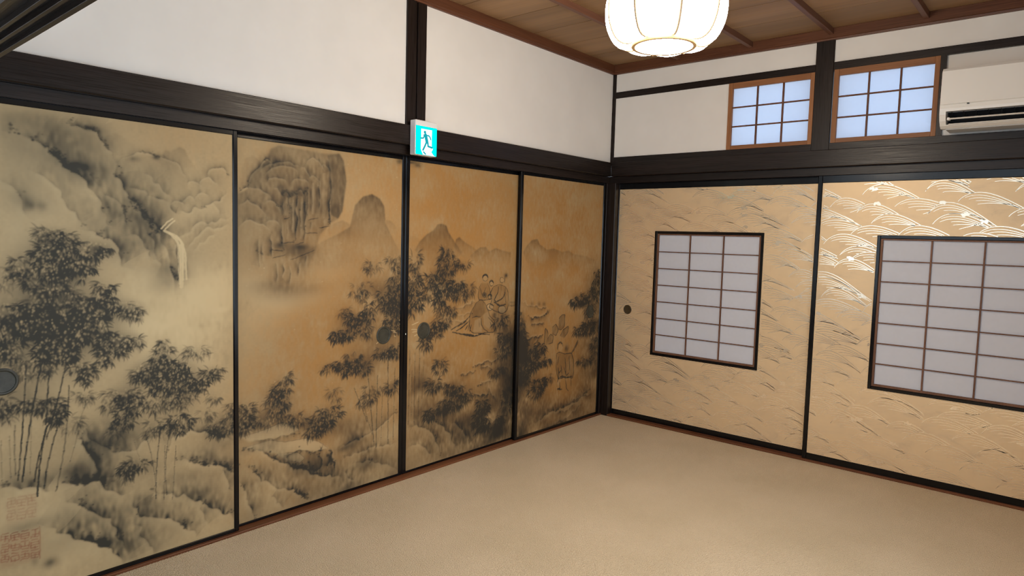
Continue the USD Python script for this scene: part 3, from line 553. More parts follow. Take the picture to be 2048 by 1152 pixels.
    for a in ((1044, 690, 12, 26, .85), (1063, 702, 9, 13, .85), (1081, 697, 9, 10, .92), (1085, 722, 16, 8, .9), (1060, 728, 20, 14, .85), (1050, 755, 14, 16, .8), (1080, 768, 12, 11, .9), (1070, 785, 12, 9, .6), (1154, 600, 14, 11, .85), (1168, 597, 10, 10, .8), (1180, 610, 10, 30, .6), (1176, 655, 15, 12, .85), (1160, 660, 12, 8, .7), (1192, 570, 8, 34, .7), (1192, 690, 8, 40, .45), (1173, 724, 8, 8, .55), (1160, 722, 6, 5, .4), (1098, 755, 8, 8, .4), (1045, 645, 8, 20, .5)):
        bamboo(*a, size=1.6)
    blob(1050, 735, 26, 60, .6); blob(1040, 820, 18, 70, .5); blob(1190, 620, 18, 80, .55); blob(1185, 720, 15, 60, .35); blob(1040, 690, 14, 50, .55); blob(1080, 820, 40, 25, .3)
    # stems
    for a in ((52, 730, 36, 962, 3.2, .75, 7, 2), (85, 720, 45, 964, 3.4, .85, 7, -4), (98, 745, 92, 850, 3.2, .8, 4, 0), (95, 850, 68, 965, 3.4, .85, 5, -2), (130, 738, 92, 880, 3.0, .7, 5, 2), (92, 855, 75, 994, 3.6, .95, 6, -3), (118, 845, 88, 978, 3.4, .7, 5, -4), (138, 770, 112, 984, 3.2, .55, 6, 6), (30, 850, 32, 952, 2.6, .5, 4, -2), (63, 840, 60, 950, 2.2, .28, 4, 0), (18, 870, 22, 958, 2.2, .3, 3, 0), (158, 860, 140, 925, 2.2, .3, 3, 0), (180, 780, 150, 870, 2.2, .3, 4, 0), (2, 880, 4, 965, 2.2, .3, 3, 0),
              (322, 850, 312, 998, 2.8, .6, 6, -3), (336, 880, 334, 990, 2.4, .45, 5, -4), (352, 890, 345, 1000, 2.2, .4, 4, 0), (292, 870, 312, 975, 2.2, .5, 5, 3), (330, 890, 328, 1000, 2.2, .4, 4, 0), (268, 880, 280, 920, 1.8, .3, 2, 0)):
        stem(*a)
    for a in ((735, 740, 748, 890, 3, .6), (755, 750, 752, 895, 3, .6), (776, 715, 776, 888, 3, .65), (790, 735, 786, 880, 2.6, .5), (708, 775, 735, 845, 2.6, .5), (765, 780, 762, 880, 2.4, .4), (720, 790, 745, 870, 2.4, .4), (820, 700, 816, 850, 3, .45), (830, 705, 828, 850, 3, .4), (840, 700, 836, 838, 3, .4), (848, 720, 842, 830, 2.4, .3), (824, 740, 822, 860, 2.4, .35), (1181, 660, 1180, 800, 3, .35), (1190, 680, 1188, 790, 3, .3), (1172, 730, 1172, 790, 2.4, .25)):
        stem(*a, 5)
    # -- rocks along the foot of the first door
    for pts, L, d, moss in (
        ([(122, 959), (140, 968), (157, 973), (180, 966), (195, 966), (209, 977), (230, 988), (244, 991), (258, 980)], 26, .72, 1.4),
        ([(150, 868), (168, 890), (181, 910), (190, 935), (195, 959), (200, 968)], 30, .62, .4),
        ([(157, 855), (188, 879), (216, 897), (241, 904), (251, 900), (262, 890)], 30, .35, .1),
        ([(0, 973), (21, 973), (52, 980), (78, 978), (105, 984)], 24, .5, .5),
        ([(94, 1047), (119, 1067), (150, 1081), (195, 1092), (216, 1095), (230, 1108), (244, 1123), (252, 1140)], 34, .75, 1.1),
        ([(120, 1000), (155, 1006), (181, 1019), (209, 1036), (227, 1050), (241, 1081), (258, 1120)], 30, .6, .3),
        ([(262, 985), (269, 1008), (279, 1029), (290, 1033), (314, 1036), (349, 1043), (384, 1057), (400, 1075)], 26, .65, .8),
        ([(297, 973), (325, 985), (349, 991), (377, 994), (401, 1001), (436, 1022), (468, 1033)], 24, .6, 1.0),
        ([(350, 925), (370, 921), (412, 928), (430, 932), (454, 935), (468, 945)], 24, .55, 1.1),
        ([(330, 905), (345, 878), (370, 865), (401, 862), (429, 872), (450, 876), (468, 872)], 14, .5, .1),
        ([(230, 905), (262, 905), (285, 882), (312, 868)], 14, .45, .1), ([(270, 1040), (285, 1060), (300, 1085), (312, 1110)], 24, .35, .1),
        ([(395, 1005), (410, 1030), (420, 1055)], 22, .3, .1), ([(440, 940), (455, 960), (466, 985)], 22, .3, .1)):
        ridge(pts, 1, L*1.25, min(d*1.25, .95), moss=moss)
    for a in ((200, 930, 90, 50, .22), (160, 1050, 90, 45, .22), (330, 990, 90, 40, .22), (330, 1060, 90, 50, .18), (250, 1090, 50, 50, .2), (420, 960, 50, 40, .18), (60, 1100, 60, 40, .12), (420, 1040, 50, 40, .15)): blob(*a)
    for a in ((230, 875, 35, 22, .45), (150, 940, 30, 22, .38), (175, 1055, 45, 16, .35), (285, 1000, 22, 14, .35), (385, 988, 28, 12, .4), (390, 910, 30, 10, .38), (415, 905, 14, 14, .3), (70, 965, 40, 12, .4), (50, 1055, 50, 12, .2), (100, 1125, 14, 10, .35), (70, 1122, 7, 9, .3), (440, 885, 30, 14, .25), (250, 960, 20, 12, .3), (300, 940, 40, 20, .18), (350, 965, 40, 15, .2), (330, 1020, 50, 12, .2)):
        blob(*a, rough=.7)
    # -- rocks of the second door
    for pts in ([(480, 875), (510, 866), (540, 855), (564, 845), (585, 850), (600, 859), (580, 868), (556, 874), (500, 884)], [(484, 897), (540, 880), (570, 884), (612, 876), (640, 884), (657, 897), (630, 902), (600, 900), (560, 908)], [(552, 908), (596, 904), (610, 916), (600, 926), (570, 920)]):
        fill(pts, .5, layer=PALE, soft=1.5)
        line(pts[:len(pts)//2+3], 1.6, .5)
    for pts, s, L, d, moss in (
        ([(600, 860), (580, 869), (556, 875), (500, 885)], 1, 8, .45, .5), ([(657, 897), (630, 903), (606, 902), (560, 909)], 1, 8, .5, .3), ([(657, 897), (668, 915), (672, 935), (664, 945)], -1, 12, .6, .5), ([(640, 905), (646, 925), (640, 945), (622, 940), (612, 925)], -1, 10, .5, .3), ([(656, 903), (660, 925), (654, 940)], -1, 10, .5, .3), ([(572, 922), (590, 932), (612, 928)], -1, 10, .6, .6),
        ([(480, 903), (524, 907), (572, 927), (604, 939), (636, 951), (676, 951), (692, 975)], 1, 22, .55, .9), ([(496, 935), (532, 959), (548, 975), (588, 979), (620, 999)], 1, 20, .6, 1.0), ([(476, 960), (492, 985), (500, 1010), (512, 1035)], 1, 22, .5, .3), ([(540, 985), (556, 1005), (570, 1015)], 1, 20, .3, .1),
        ([(672, 898), (719, 878), (740, 866), (755, 856), (775, 838), (795, 826)], 1, 14, .45, .8), ([(680, 920), (710, 905), (735, 897), (770, 890), (795, 885)], 1, 14, .4, .8), ([(684, 940), (700, 962), (715, 955)], 1, 14, .5, .8), ([(700, 925), (740, 922), (780, 930), (796, 940)], 1, 24, .3, .3)):
        ridge(pts, s, L*1.2, min(d*1.3, .95), moss=moss)
    for a in ((560, 940, 80, 30, .22), (640, 970, 70, 40, .24), (520, 1010, 50, 50, .2), (740, 910, 60, 50, .28), (700, 960, 50, 40, .22)): blob(*a)
    for a in ((715, 872, 26, 14, .5), (690, 960, 20, 14, .5), (770, 882, 16, 6, .6), (745, 898, 18, 6, .55), (520, 895, 30, 8, .35), (600, 950, 40, 14, .25), (740, 940, 40, 20, .3), (660, 1000, 40, 20, .25), (690, 895, 20, 8, .5), (632, 925, 20, 18, .3)): blob(*a, rough=.8)
    # -- third and fourth doors: rocks, ledges
    for pts, s, L, d, moss in (
        ([(813, 863), (832, 850), (851, 856), (864, 866), (877, 888), (880, 910)], 1, 34, .6, .9), ([(858, 831), (877, 847), (896, 863), (909, 888), (915, 905)], 1, 34, .65, .9), ([(900, 847), (910, 845), (922, 856), (935, 875), (944, 895)], 1, 34, .6, .4), ([(815, 895), (830, 888), (850, 895), (862, 915)], 1, 28, .5, .5),
        ([(945, 735), (960, 727), (985, 722), (1003, 717)], -1, 12, .6, 1.0), ([(918, 752), (935, 748), (952, 742)], -1, 10, .4, .6), ([(955, 770), (970, 766), (988, 760)], -1, 12, .6, 1.0), ([(943, 792), (960, 788), (980, 786)], -1, 12, .6, 1.0), ([(975, 770), (982, 785), (995, 803)], -1, 14, .4, .3), ([(960, 735), (975, 732), (985, 738)], -1, 10, .5, .5),
        ([(1060, 850), (1073, 843), (1096, 827), (1121, 818), (1147, 805), (1185, 776)], 1, 30, .65, .8), ([(1110, 826), (1130, 822), (1150, 806)], -1, 16, .4, .4), ([(1085, 858), (1110, 850), (1140, 830), (1165, 805)], -1, 24, .35, .2), ([(1130, 815), (1150, 798), (1185, 785)], -1, 18, .35, .2),
        ([(914, 620), (929, 609), (946, 604), (955, 602)], -1, 14, .4, .4), ([(905, 645), (925, 642), (940, 645)], -1, 10, .35, .4), ([(912, 632), (930, 630), (944, 628)], -1, 8, .3, .2), ([(1041, 601), (1057, 611), (1078, 614), (1093, 614), (1099, 620)], -1, 12, .3, .3), ([(1057, 634), (1070, 635), (1087, 630), (1099, 621)], -1, 16, .6, .9), ([(1060, 652), (1072, 648), (1090, 643)], -1, 14, .45, .6), ([(1050, 678), (1070, 676), (1088, 668)], -1, 18, .5, .4), ([(1072, 690), (1074, 676)], -1, 14, .4, .2)):
        ridge(pts, s, L, d, moss=moss)
    for pts, d in (([(1118, 637), (1124, 630), (1130, 629), (1129, 652), (1122, 660), (1116, 658)], .5), ([(1104, 655), (1112, 648), (1117, 660), (1112, 671), (1104, 668)], .4), ([(1120, 672), (1126, 660), (1137, 652), (1136, 664), (1128, 676)], .45), ([(1095, 678), (1101, 668), (1107, 672), (1105, 686), (1096, 688)], .4), ([(1088, 690), (1091, 656), (1096, 664), (1094, 690)], .2)):
        fill(pts, d*.6, line=1.0); line(pts, 4, .75); 
        for k in range(3): a = np.array(pts); c = a.mean(0); line([(c[0]+k*2-3, a[:, 1].min()+3), (c[0]+k*2-4, a[:, 1].max()-4)], 3, .4)
    for x in (1064, 1078, 1088): blob(x, 608, 3.5, 5, .3)
    for a in ((880, 800, 60, 90, .25), (1000, 820, 40, 90, .4), (930, 880, 70, 40, .3), (1060, 820, 40, 70, .4), (1140, 830, 50, 30, .3), (1170, 740, 30, 80, .22), (835, 780, 20, 80, .25), (960, 870, 40, 40, .35), (940, 880, 120, 40, .42), (1100, 855, 90, 35, .32), (720, 970, 100, 45, .3), (1010, 740, 25, 90, .25), (1180, 700, 20, 120, .2)): blob(*a)  # ink washes; the broad ones along the door feet also paint in lamp fall-off
    # -- figures on the third door: a kneeling scholar, a seated one, attendants behind
    robe = [(962, 599), (952, 606), (945, 619), (940, 630), (938, 645), (941, 662), (946, 666), (959, 667), (976, 665), (987, 665), (992, 655), (989, 641), (979, 631), (975, 616), (968, 604)]
    seat = [(998, 569), (987, 573), (980, 586), (984, 600), (978, 615), (990, 622), (1004, 628), (1013, 622), (1018, 608), (1016, 583), (1011, 573)]
    back = [(963, 566), (959, 574), (956, 591), (958, 600), (970, 600), (982, 598), (979, 575), (975, 566)]
    for p in (seat, back, robe): fill(p, .55, layer=WARM); fill(p, .22, soft=2)
    fill([(962, 599), (952, 606), (946, 619), (944, 634), (962, 634), (970, 625), (968, 604)], .25)
    fill([(950, 640), (962, 636), (964, 664), (946, 664)], .3, layer=PALE); fill([(966, 630), (976, 622), (986, 650), (980, 660), (968, 650)], .3, layer=PALE)
    for p, w in ((robe+robe[:1], 2.6), (seat+seat[:1], 2.6), (back, 2.2), ([(944, 636), (952, 633), (962, 634)], 3), ([(962, 636), (963, 650), (968, 658), (976, 664)], 3.4), ([(958, 640), (959, 655)], 2), ([(976, 634), (986, 645), (990, 648)], 3.4), ([(980, 642), (983, 654)], 2.4),
                 ([(940, 632), (928, 645), (915, 652), (902, 660)], 5), ([(938, 642), (924, 655), (912, 662)], 4), ([(936, 650), (930, 660)], 4), ([(940, 640), (936, 662)], 4), ([(943, 648), (939, 664)], 3), ([(904, 664), (925, 669), (948, 673), (962, 668), (980, 669)], 5), ([(925, 668), (948, 671)], 6),
                 ([(997, 573), (996, 585), (988, 600), (992, 604), (1005, 597), (1011, 585)], 4.5), ([(988, 604), (1000, 612), (1012, 608)], 6), ([(980, 608), (988, 612)], 4), ([(1011, 574), (1009, 590), (1012, 606)], 2.4), ([(960, 575), (964, 590)], 2.2), ([(972, 574), (968, 585), (974, 598)], 2.2), ([(985, 576), (980, 590)], 2.2)):
        line(p, w*1.25, .8)
    for x, y, r in ((1004, 619, 8), (980, 614, 7)):
        th = np.linspace(0, 2*PI, 16); fill(np.stack([x+r*np.cos(th), y+r*np.sin(th)], 1), .45, layer=PALE); line(np.stack([x+r*np.cos(th), y+r*np.sin(th)], 1), 2.8, .85)
    for x, y, r, hair in ((970.5, 556, 5.2, 1), (983, 567, 4.2, 1), (1004, 560, 4.5, 0), (969, 590, 4, 2), (980, 594, 4, 1)):
        th = np.linspace(0, 2*PI, 18)
        fill(np.stack([x+r*np.cos(th), y+1.25*r*np.sin(th)], 1), .18, layer=PALE); line(np.stack([x+r*np.cos(th), y+1.25*r*np.sin(th)], 1), 2.6, .8)
        if hair == 2: blob(x, y, r, r, .9, rough=0)
        if hair == 1: line([(x-r, y), (x-r*.8, y-r), (x, y-1.35*r), (x+r*.8, y-r), (x+r, y)], 8, .85); line([(x-r*.4, y-.2), (x-r*.1, y-.2)], 1.2, .5); line([(x+r*.15, y-.2), (x+r*.5, y-.2)], 1.2, .5)
    line([(1001, 553), (1000, 568)], 2, .5); blob(1012, 551, 4, 4.5, .75, rough=0); line([(1010, 552), (1009, 566)], 5, .65); line([(1005, 562), (1002, 575), (1003, 582)], 3, .35)
    blob(990, 630, 6, 7, .75, rough=0); line([(986, 622), (992, 621)], 3, .6); blob(1025, 608, 10, 4, .4); line([(1018, 612), (1030, 611)], 3, .6); line([(1018, 605), (1030, 604)], 3, .5)
    # -- figures on the fourth door: two boys carrying a zither
    body = [(1113, 708), (1118, 704), (1130, 708), (1143, 706), (1147, 720), (1147, 745), (1145, 756), (1130, 754), (1116, 758), (1112, 735)]
    fill(body, .5, layer=WARM); fill(body, .25, soft=2); line(body+body[:1], 5, .8)
    th = np.linspace(0, 2*PI, 14)
    fill(np.stack([1121+4*np.cos(th), 696+7*np.sin(th)], 1), .18, layer=PALE); line([(1115, 700), (1116, 688), (1121, 684), (1125, 688), (1126, 693)], 8, .7); blob(1133, 697, 4, 7, .65, rough=.2)
    line([(1143, 706), (1150, 694), (1156, 681)], 9, .6, taper=False); line([(1146, 704), (1158, 682)], 3, .7)
    for p, w in (([(1116, 735), (1118, 750), (1115, 764)], 5), ([(1122, 730), (1124, 750)], 4), ([(1130, 715), (1132, 745)], 3.5), ([(1138, 712), (1140, 745)], 3.5), ([(1116, 757), (1124, 752), (1132, 756), (1145, 752)], 6), ([(1118, 712), (1115, 730)], 3.5), ([(1128, 735), (1133, 752), (1138, 745)], 4), ([(1119, 764), (1120, 776), (1114, 780)], 4), ([(1131, 758), (1133, 778), (1137, 782)], 4), ([(1142, 757), (1142, 772)], 3), ([(1114, 778), (1124, 779)], 7), ([(1122, 740), (1117, 748)], 5)):
        line(p, w*1.2, .85)
    # -- bare, rubbed streaks by the finger pulls and worn corners
    for pts in ([(823, 650), (832, 646), (838, 644)], [(822, 659), (830, 659), (840, 660)], [(824, 665), (832, 663), (838, 662)], [(828, 672), (838, 668)], [(782, 661), (791, 662)], [(786, 664), (794, 666)], [(787, 671), (792, 674)], [(797, 640), (803, 641)], [(752, 688), (757, 684)], [(798, 648), (803, 650)]):
        line(pts, 3, .85, PALE)
    blob(797, 323, 6, 5, .6); blob(823, 325, 8, 3, .55); blob(836, 331, 6, 4, .6)
    for k in range(40): dot(PALE, W(rng.uniform(480, 800), rng.uniform(300, 900)), rng.uniform(.8, 1.5), rng.uniform(.2, .6))
    # -- two square seals in vermilion
    for (cx0, cy0, cx1, cy1, cols, d) in ((12, 996, 74, 1046, 3, .45), (0, 1068, 80, 1130, 4, .85)):
        slant = lambda x: -0.36*(x-cx0)*0.45
        w = (cx1-cx0)/cols
        fill([(cx0, cy0+slant(cx0)+8), (cx1, cy0+slant(cx1)), (cx1, cy1+slant(cx1)), (cx0, cy1+10)], d*.22, layer=RED, soft=3)
        for c in range(cols):
            for r in range(2 if cols == 3 else 3):
                gx, gh = cx0+c*w+2, (cy1-cy0)/(2 if cols == 3 else 3); gy = cy0+r*gh+2+slant(gx)
                for k in range(4):
                    yy_ = gy+k*(gh-4)/3.4
                    if rng.uniform() < .85: line([(gx, yy_), (gx+w-4, yy_-(w-4)*.18)], 2.4, d*.55, RED, taper=False)
                for k in range(3):
                    xx_ = gx+k*(w-4)/2; a, b = sorted(rng.uniform(0, 1, 2)); b = max(b, a+.4)
                    line([(xx_, gy+a*(gh-4)-(xx_-gx)*.18), (xx_, gy+min(b, 1)*(gh-4)-(xx_-gx)*.18)], 2.4, d*.55, RED, taper=False)
    if True:
        line([(80, 1052), (80, 1118)], 2.5, .35, RED, taper=False)
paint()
SILK = np.array([0.44, 0.33, 0.18]); AMBER = np.array([0.315, 0.163, 0.052]); PALEC = np.array([0.60, 0.475, 0.275]); INKC = np.array([0.018, 0.022, 0.022]); REDC = np.array([0.24, 0.055, 0.03])
def canvas():
    w = np.clip(WARM, 0, 1)[..., None]; c = SILK*(1-w)+AMBER*w
    c = c*(1+0.035*N_BIG+0.02*N_SOFT+0.02*N_FIBRE+0.015*N_FINE)[..., None]
    p = np.clip(PALE, 0, .85)[..., None]; c = c*(1-p)+(PALEC*(1-0.35*w)+AMBER*0.35*w*1.25)*p
    r = np.clip(RED, 0, .9)[..., None]; c = c*(1-r)+REDC*r
    d = np.clip(INK, 0, .95)[..., None]
    return np.clip(c*(1-d)+INKC*d, 0.004, 1).astype(np.float32)
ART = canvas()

def painted_panel(parent, x, y0, y1, z0, z1, step):
    ny, nz = int((y1-y0)/step)+1, int((z1-z0)/step)+1
    Y, Z = np.meshgrid(np.linspace(y0, y1, ny), np.linspace(z0, z1, nz))
    rc = np.stack([(Z/RES).ravel(), ((Y+3.86)/RES).ravel()])
    sm = step/RES*0.42
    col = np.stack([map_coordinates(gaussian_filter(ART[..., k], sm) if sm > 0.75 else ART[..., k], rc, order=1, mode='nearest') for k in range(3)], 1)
    i = np.arange(ny*nz).reshape(nz, ny); q = np.stack([i[:-1, :-1], i[:-1, 1:], i[1:, 1:], i[1:, :-1]], -1).reshape(-1, 4)
    o = loc_of(parent); v = np.stack([np.full(ny*nz, x), Y.ravel(), Z.ravel()], 1)-o
    m = UsdGeom.Mesh.Define(stage, f'{parent.GetPath()}/painted_silk')
    m.CreatePointsAttr(Vt.Vec3fArray.FromNumpy(v.astype(np.float32))); m.CreateFaceVertexCountsAttr(Vt.IntArray.FromNumpy(np.full(len(q), 4, np.int32)))
    m.CreateFaceVertexIndicesAttr(Vt.IntArray.FromNumpy(q.astype(np.int32).ravel())); m.CreateSubdivisionSchemeAttr('none')
    UsdGeom.PrimvarsAPI(m).CreatePrimvar('paint', Sdf.ValueTypeNames.Color3fArray, 'vertex').Set(Vt.Vec3fArray.FromNumpy(col.astype(np.float32)))
    UsdShade.MaterialBindingAPI.Apply(m.GetPrim()).Bind(silk_m)

def stile_bar(x0, x1, y0, y1, z0, z1): return box(x0, x1, y0, y1, z0, z1, 0.004)
def painted_door(n, plane, ya, yb, wl_, wr_, ztop, zbot, pull, step, label):
    """A sliding door with a black lacquer frame around painted silk, and a round bronze finger pull."""
    t = thing(f'door_{n}', label, 'sliding door', (plane, (ya+yb)/2, 0.004), kind=S)
    f, b = plane+0.006, plane-0.016
    painted_panel(t, plane, ya+wl_-0.004, yb-wr_+0.004, zbot-0.003, ztop+0.004, step)
    obj('core', box(b, plane-0.001, ya+0.004, yb-0.004, zbot-0.01, ztop+0.01, 0), dark_z, t, False)
    obj('stile', stile_bar(b, f, ya, ya+wl_, 0.0095, ZK+0.012), lacquer_m, t); obj('stile', stile_bar(b, f, yb-wr_, yb, 0.0095, ZK+0.012), lacquer_m, t)
    obj('rail', box(b, f-0.001, ya+wl_-0.003, yb-wr_+0.003, ztop, ZK+0.012, 0.002), lacquer_m, t); obj('rail', box(b, f-0.001, ya+wl_-0.003, yb-wr_+0.003, 0.0095, zbot, 0.002), lacquer_m, t)
    if pull is not None:
        R = 0.047
        d = obj('finger_pull', lathe([(0.0, 0.0012), (R*0.72, 0.0012), (R*0.78, 0.0018)], (plane, pull, 0.803), 'x'), bronze_m, t, True, 'round dark bronze finger pull')
        obj('rim', lathe([(R*0.78, 0.0004), (R*0.80, 0.0038), (R*0.86, 0.0050), (R*0.92, 0.0046), (R*0.95, 0.0030), (R, 0.0026), (R, 0.0001)], (plane, pull, 0.803), 'x'), bronze_m, d, 40)
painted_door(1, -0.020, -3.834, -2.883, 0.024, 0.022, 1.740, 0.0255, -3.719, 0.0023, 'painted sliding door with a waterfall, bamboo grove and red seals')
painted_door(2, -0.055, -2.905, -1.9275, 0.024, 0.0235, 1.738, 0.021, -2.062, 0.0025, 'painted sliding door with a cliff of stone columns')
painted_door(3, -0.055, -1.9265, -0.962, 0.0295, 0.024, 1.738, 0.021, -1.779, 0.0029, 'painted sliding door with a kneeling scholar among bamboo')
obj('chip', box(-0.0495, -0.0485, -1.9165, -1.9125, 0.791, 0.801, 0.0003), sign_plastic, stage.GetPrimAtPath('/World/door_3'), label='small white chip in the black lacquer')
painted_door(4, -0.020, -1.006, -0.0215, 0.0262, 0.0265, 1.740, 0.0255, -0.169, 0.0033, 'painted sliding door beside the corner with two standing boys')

# ------------------------------------------------------------------ gold papered doors with lattice windows
def wave_print(x0, x1, z0, z1, hole, seed):
    """Silver print: rows of swelling waves with fine inner lines and small flower crests, as thin ribbons of foil."""
    g = np.random.default_rng(seed); pitch, rowh = 0.33, 0.056
    humps = []
    for r in range(int((z1-z0)/rowh)+6):
        for c in range(-1, int((x1-x0)/pitch)+3):
            humps.append((z1+0.07-r*rowh+g.normal(0, .012), x0+(c-0.6)*pitch+((r*0.43+0.17*math.sin(r*1.7)) % 1)*pitch+g.normal(0, .04), pitch*g.uniform(1.0, 1.45), g.uniform(0.075, 0.105)))
    humps.sort(key=lambda h: -h[0])
    crest = lambda s, ht: ht*np.maximum(np.sin(PI*np.clip(s, 0, 1)**0.62), 0)**1.1-0.075*np.maximum(s, 0)**1.3
    def outline(h, s):          # rises quickly, long fall to the right
        z, x, w, ht = h; return np.stack([x+w*s, z+crest(s, ht)], -1)
    def inside(h, p):
        z, x, w, ht = h; s = (p[:, 0]-x)/w; top = z+crest(s, ht)
        return (s > 0) & (s < 1) & (p[:, 1] < top-0.0008) & (p[:, 1] > top-0.105)
    lines, flowers = [], []
    for i, h in enumerate(humps):
        z, x, w, ht = h; mine = [(outline(h, np.linspace(0.02, 1, 34)), 0.0022)]
        for k in range(g.integers(4, 6)):
            sp = np.linspace(0, 1, 24); a = 0.04+0.075*k+g.uniform(0, .03); e = 0.97-0.10*k
            top = outline(h, a+(e-a)*sp); drop = (0.012+0.0125*k)*(1-sp)**0.75+0.002
            q = top.copy(); q[:, 1] -= drop*1.25; q[:, 0] -= 0.012*(1-sp)
            mine.append((q[g.integers(0, 3):int(g.integers(21, 25))], 0.0019))
        if g.uniform() < 0.34: flowers.append((outline(h, np.array([g.uniform(.15, .95)]))[0], i))
        lines += [(q, w_, i) for q, w_ in mine]
    V, F, n, D = [], [], 0, []
    def hidden(p, i):
        m = (p[:, 0] < x0+0.002) | (p[:, 0] > x1-0.002) | (p[:, 1] < z0+0.002) | (p[:, 1] > z1-0.002)
        if hole: m |= (p[:, 0] > hole[0]-.001) & (p[:, 0] < hole[1]+.001) & (p[:, 1] > hole[2]-.001) & (p[:, 1] < hole[3]+.001)
        return m
    for q, wd, i in lines:
        m = hidden(q, i)
        for h in humps[i+1:]:
            if h[1] < q[:, 0].max() and h[1]+h[2] > q[:, 0].min() and h[0]+0.11 > q[:, 1].min() and h[0]-0.22 < q[:, 1].max(): m |= inside(h, q)
        t = np.gradient(q, axis=0); t /= np.linalg.norm(t, axis=1, keepdims=True); nn = np.stack([-t[:, 1], t[:, 0]], 1)
        ww = wd*(0.55+0.45*np.sin(np.linspace(0.2, PI*0.9, len(q))))[:, None]
        a, b = q+nn*ww, q-nn*ww
        for k in range(len(q)-1):
            if m[k] or m[k+1]: continue
            V += [a[k], a[k+1], b[k+1], b[k]]; F += [[n, n+1, n+2], [n, n+2, n+3]]; n += 4; D += [0.0]*4
    for c, i in flowers:
        for k in range(9):
            o = c+np.clip(g.normal(0, 1, 2), -1.6, 1.6)*[0.011, 0.005]; r = g.uniform(0.004, 0.0075)
            th = np.arange(8)*PI/4; p = o+r*np.stack([1.25*np.cos(th), np.sin(th)], 1)
            if hidden(p, i).any(): continue
            V += [o]+list(p); F += [[n, n+1+j, n+1+(j+1) % 8] for j in range(8)]; n += 9; D += [0.00012*(k+1)]*9
    return np.array(V), np.array(F), np.array(D)
def gold_door(n, plane, xa, xb, wl_, wr_, win, pull, seed, label):
    t = thing(f'door_{n}', label, 'sliding door', ((xa+xb)/2, plane, 0.006), kind=S)
    zt, zb = 1.717, 0.051; f, b = plane-0.006, plane+0.016
    pa, pb = xa+wl_, xb-wr_; h0, h1, k0, k1 = win
    E = 0.004
    obj('paper', cat(box(pa-E, h0+E, plane, plane+0.004, zb-E, zt+E, 0), box(h1-E, pb+E, plane, plane+0.004, zb-E, zt+E, 0), box(h0+E, h1-E, plane, plane+0.004, k1-E, zt+E, 0), box(h0+E, h1-E, plane, plane+0.004, zb-E, k0+E, 0)), gold_m, t, False)
    V, F, D = wave_print(pa, pb, zb, zt, win, seed)
    v3 = np.stack([V[:, 0], plane-0.0004-D, V[:, 1]], 1)
    obj('silver_wave_print', (v3, F), silver_m, t, False, 'silver print of waves and flowers', 'stuff')
    obj('stile', stile_bar(xa, xa+wl_, f, b, 0.0125, ZK+0.012), lacquer_m, t); obj('stile', stile_bar(xb-wr_, xb, f, b, 0.0125, ZK+0.012), lacquer_m, t)
    obj('rail', box(pa-.003, pb+.003, f+0.001, b, zt, ZK+0.012, 0.003), lacquer_m, t); obj('rail', box(pa-.003, pb+.003, f+0.001, b, 0.0125, zb, 0.003), lacquer_m, t)
    # window: black outer frame, brown inner frame, lattice, paper
    w = 0.018; g = lambda *a: box(*a)
    wf = obj('window_frame', cat(g(h0, h0+w, f-0.001, b, k0, k1, .002), g(h1-w, h1, f-0.001, b, k0, k1, .002), g(h0+w, h1-w, f-0.001, b, k1-w, k1, .002), g(h0+w, h1-w, f-0.001, b, k0, k0+w, .002)), lacquer_m, t, label='black lacquered window frame')
    c0, c1, d0, d1 = h0+w, h1-w, k0+w, k1-w; u = 0.012
    obj('inner_frame', cat(g(c0, c0+u, plane-0.001, b, d0, d1, .001), g(c1-u, c1, plane-0.001, b, d0, d1, .001), g(c0+u, c1-u, plane-0.001, b, d1-u*.8, d1, .001), g(c0+u, c1-u, plane-0.001, b, d0, d0+u*1.1, .001)), muntin_m, wf)
    e0, e1, g0, g1 = c0+u, c1-u, d0+u*1.1, d1-u*.8
    for k in (1, 2):
        x = e0+(e1-e0)*k/3; obj('vertical_bar', g(x-.004, x+.004, plane+.001, plane+.012, g0, g1, .0007), muntin_m, wf)
    for k in range(1, 7):
        z = g0+(g1-g0)*k/7; obj('horizontal_bar', g(e0, e1, plane+.002, plane+.012, z-.003, z+.003, .0007), muntin_m, wf)
    for i in range(3):
        for j in range(7):
            obj('pane', box(e0+(e1-e0)*i/3, e0+(e1-e0)*(i+1)/3, plane+.0124, plane+.0130, g0+(g1-g0)*j/7, g0+(g1-g0)*(j+1)/7, 0), door_paper, wf, False)
    if pull is not None:
        R = 0.034
        d = obj('finger_pull', lathe([(0.0, 0.0008), (R*.7, 0.0008), (R*.82, 0.0016)], (pull, plane, 0.823), '-y'), brass_m, t, True, 'small round dark brass finger pull')
        obj('rim', lathe([(R*.82, .0004), (R*.84, .0026), (R*.92, .0034), (R, .0018), (R, .0001)], (pull, plane, 0.823), '-y'), brass_m, d, 40)
gold_door(5, 0.055, 0.052, 1.500, 0.009, 0.026, (0.370, 1.157, 0.510, 1.412), 0.165, 21, 'gold papered sliding door beside the corner with small round pull')
gold_door(6, 0.020, 1.479, 2.930, 0.0275, 0.0275, (1.823, 2.610, 0.510, 1.408), None, 22, 'gold papered sliding door with bright silver waves below the air conditioner')

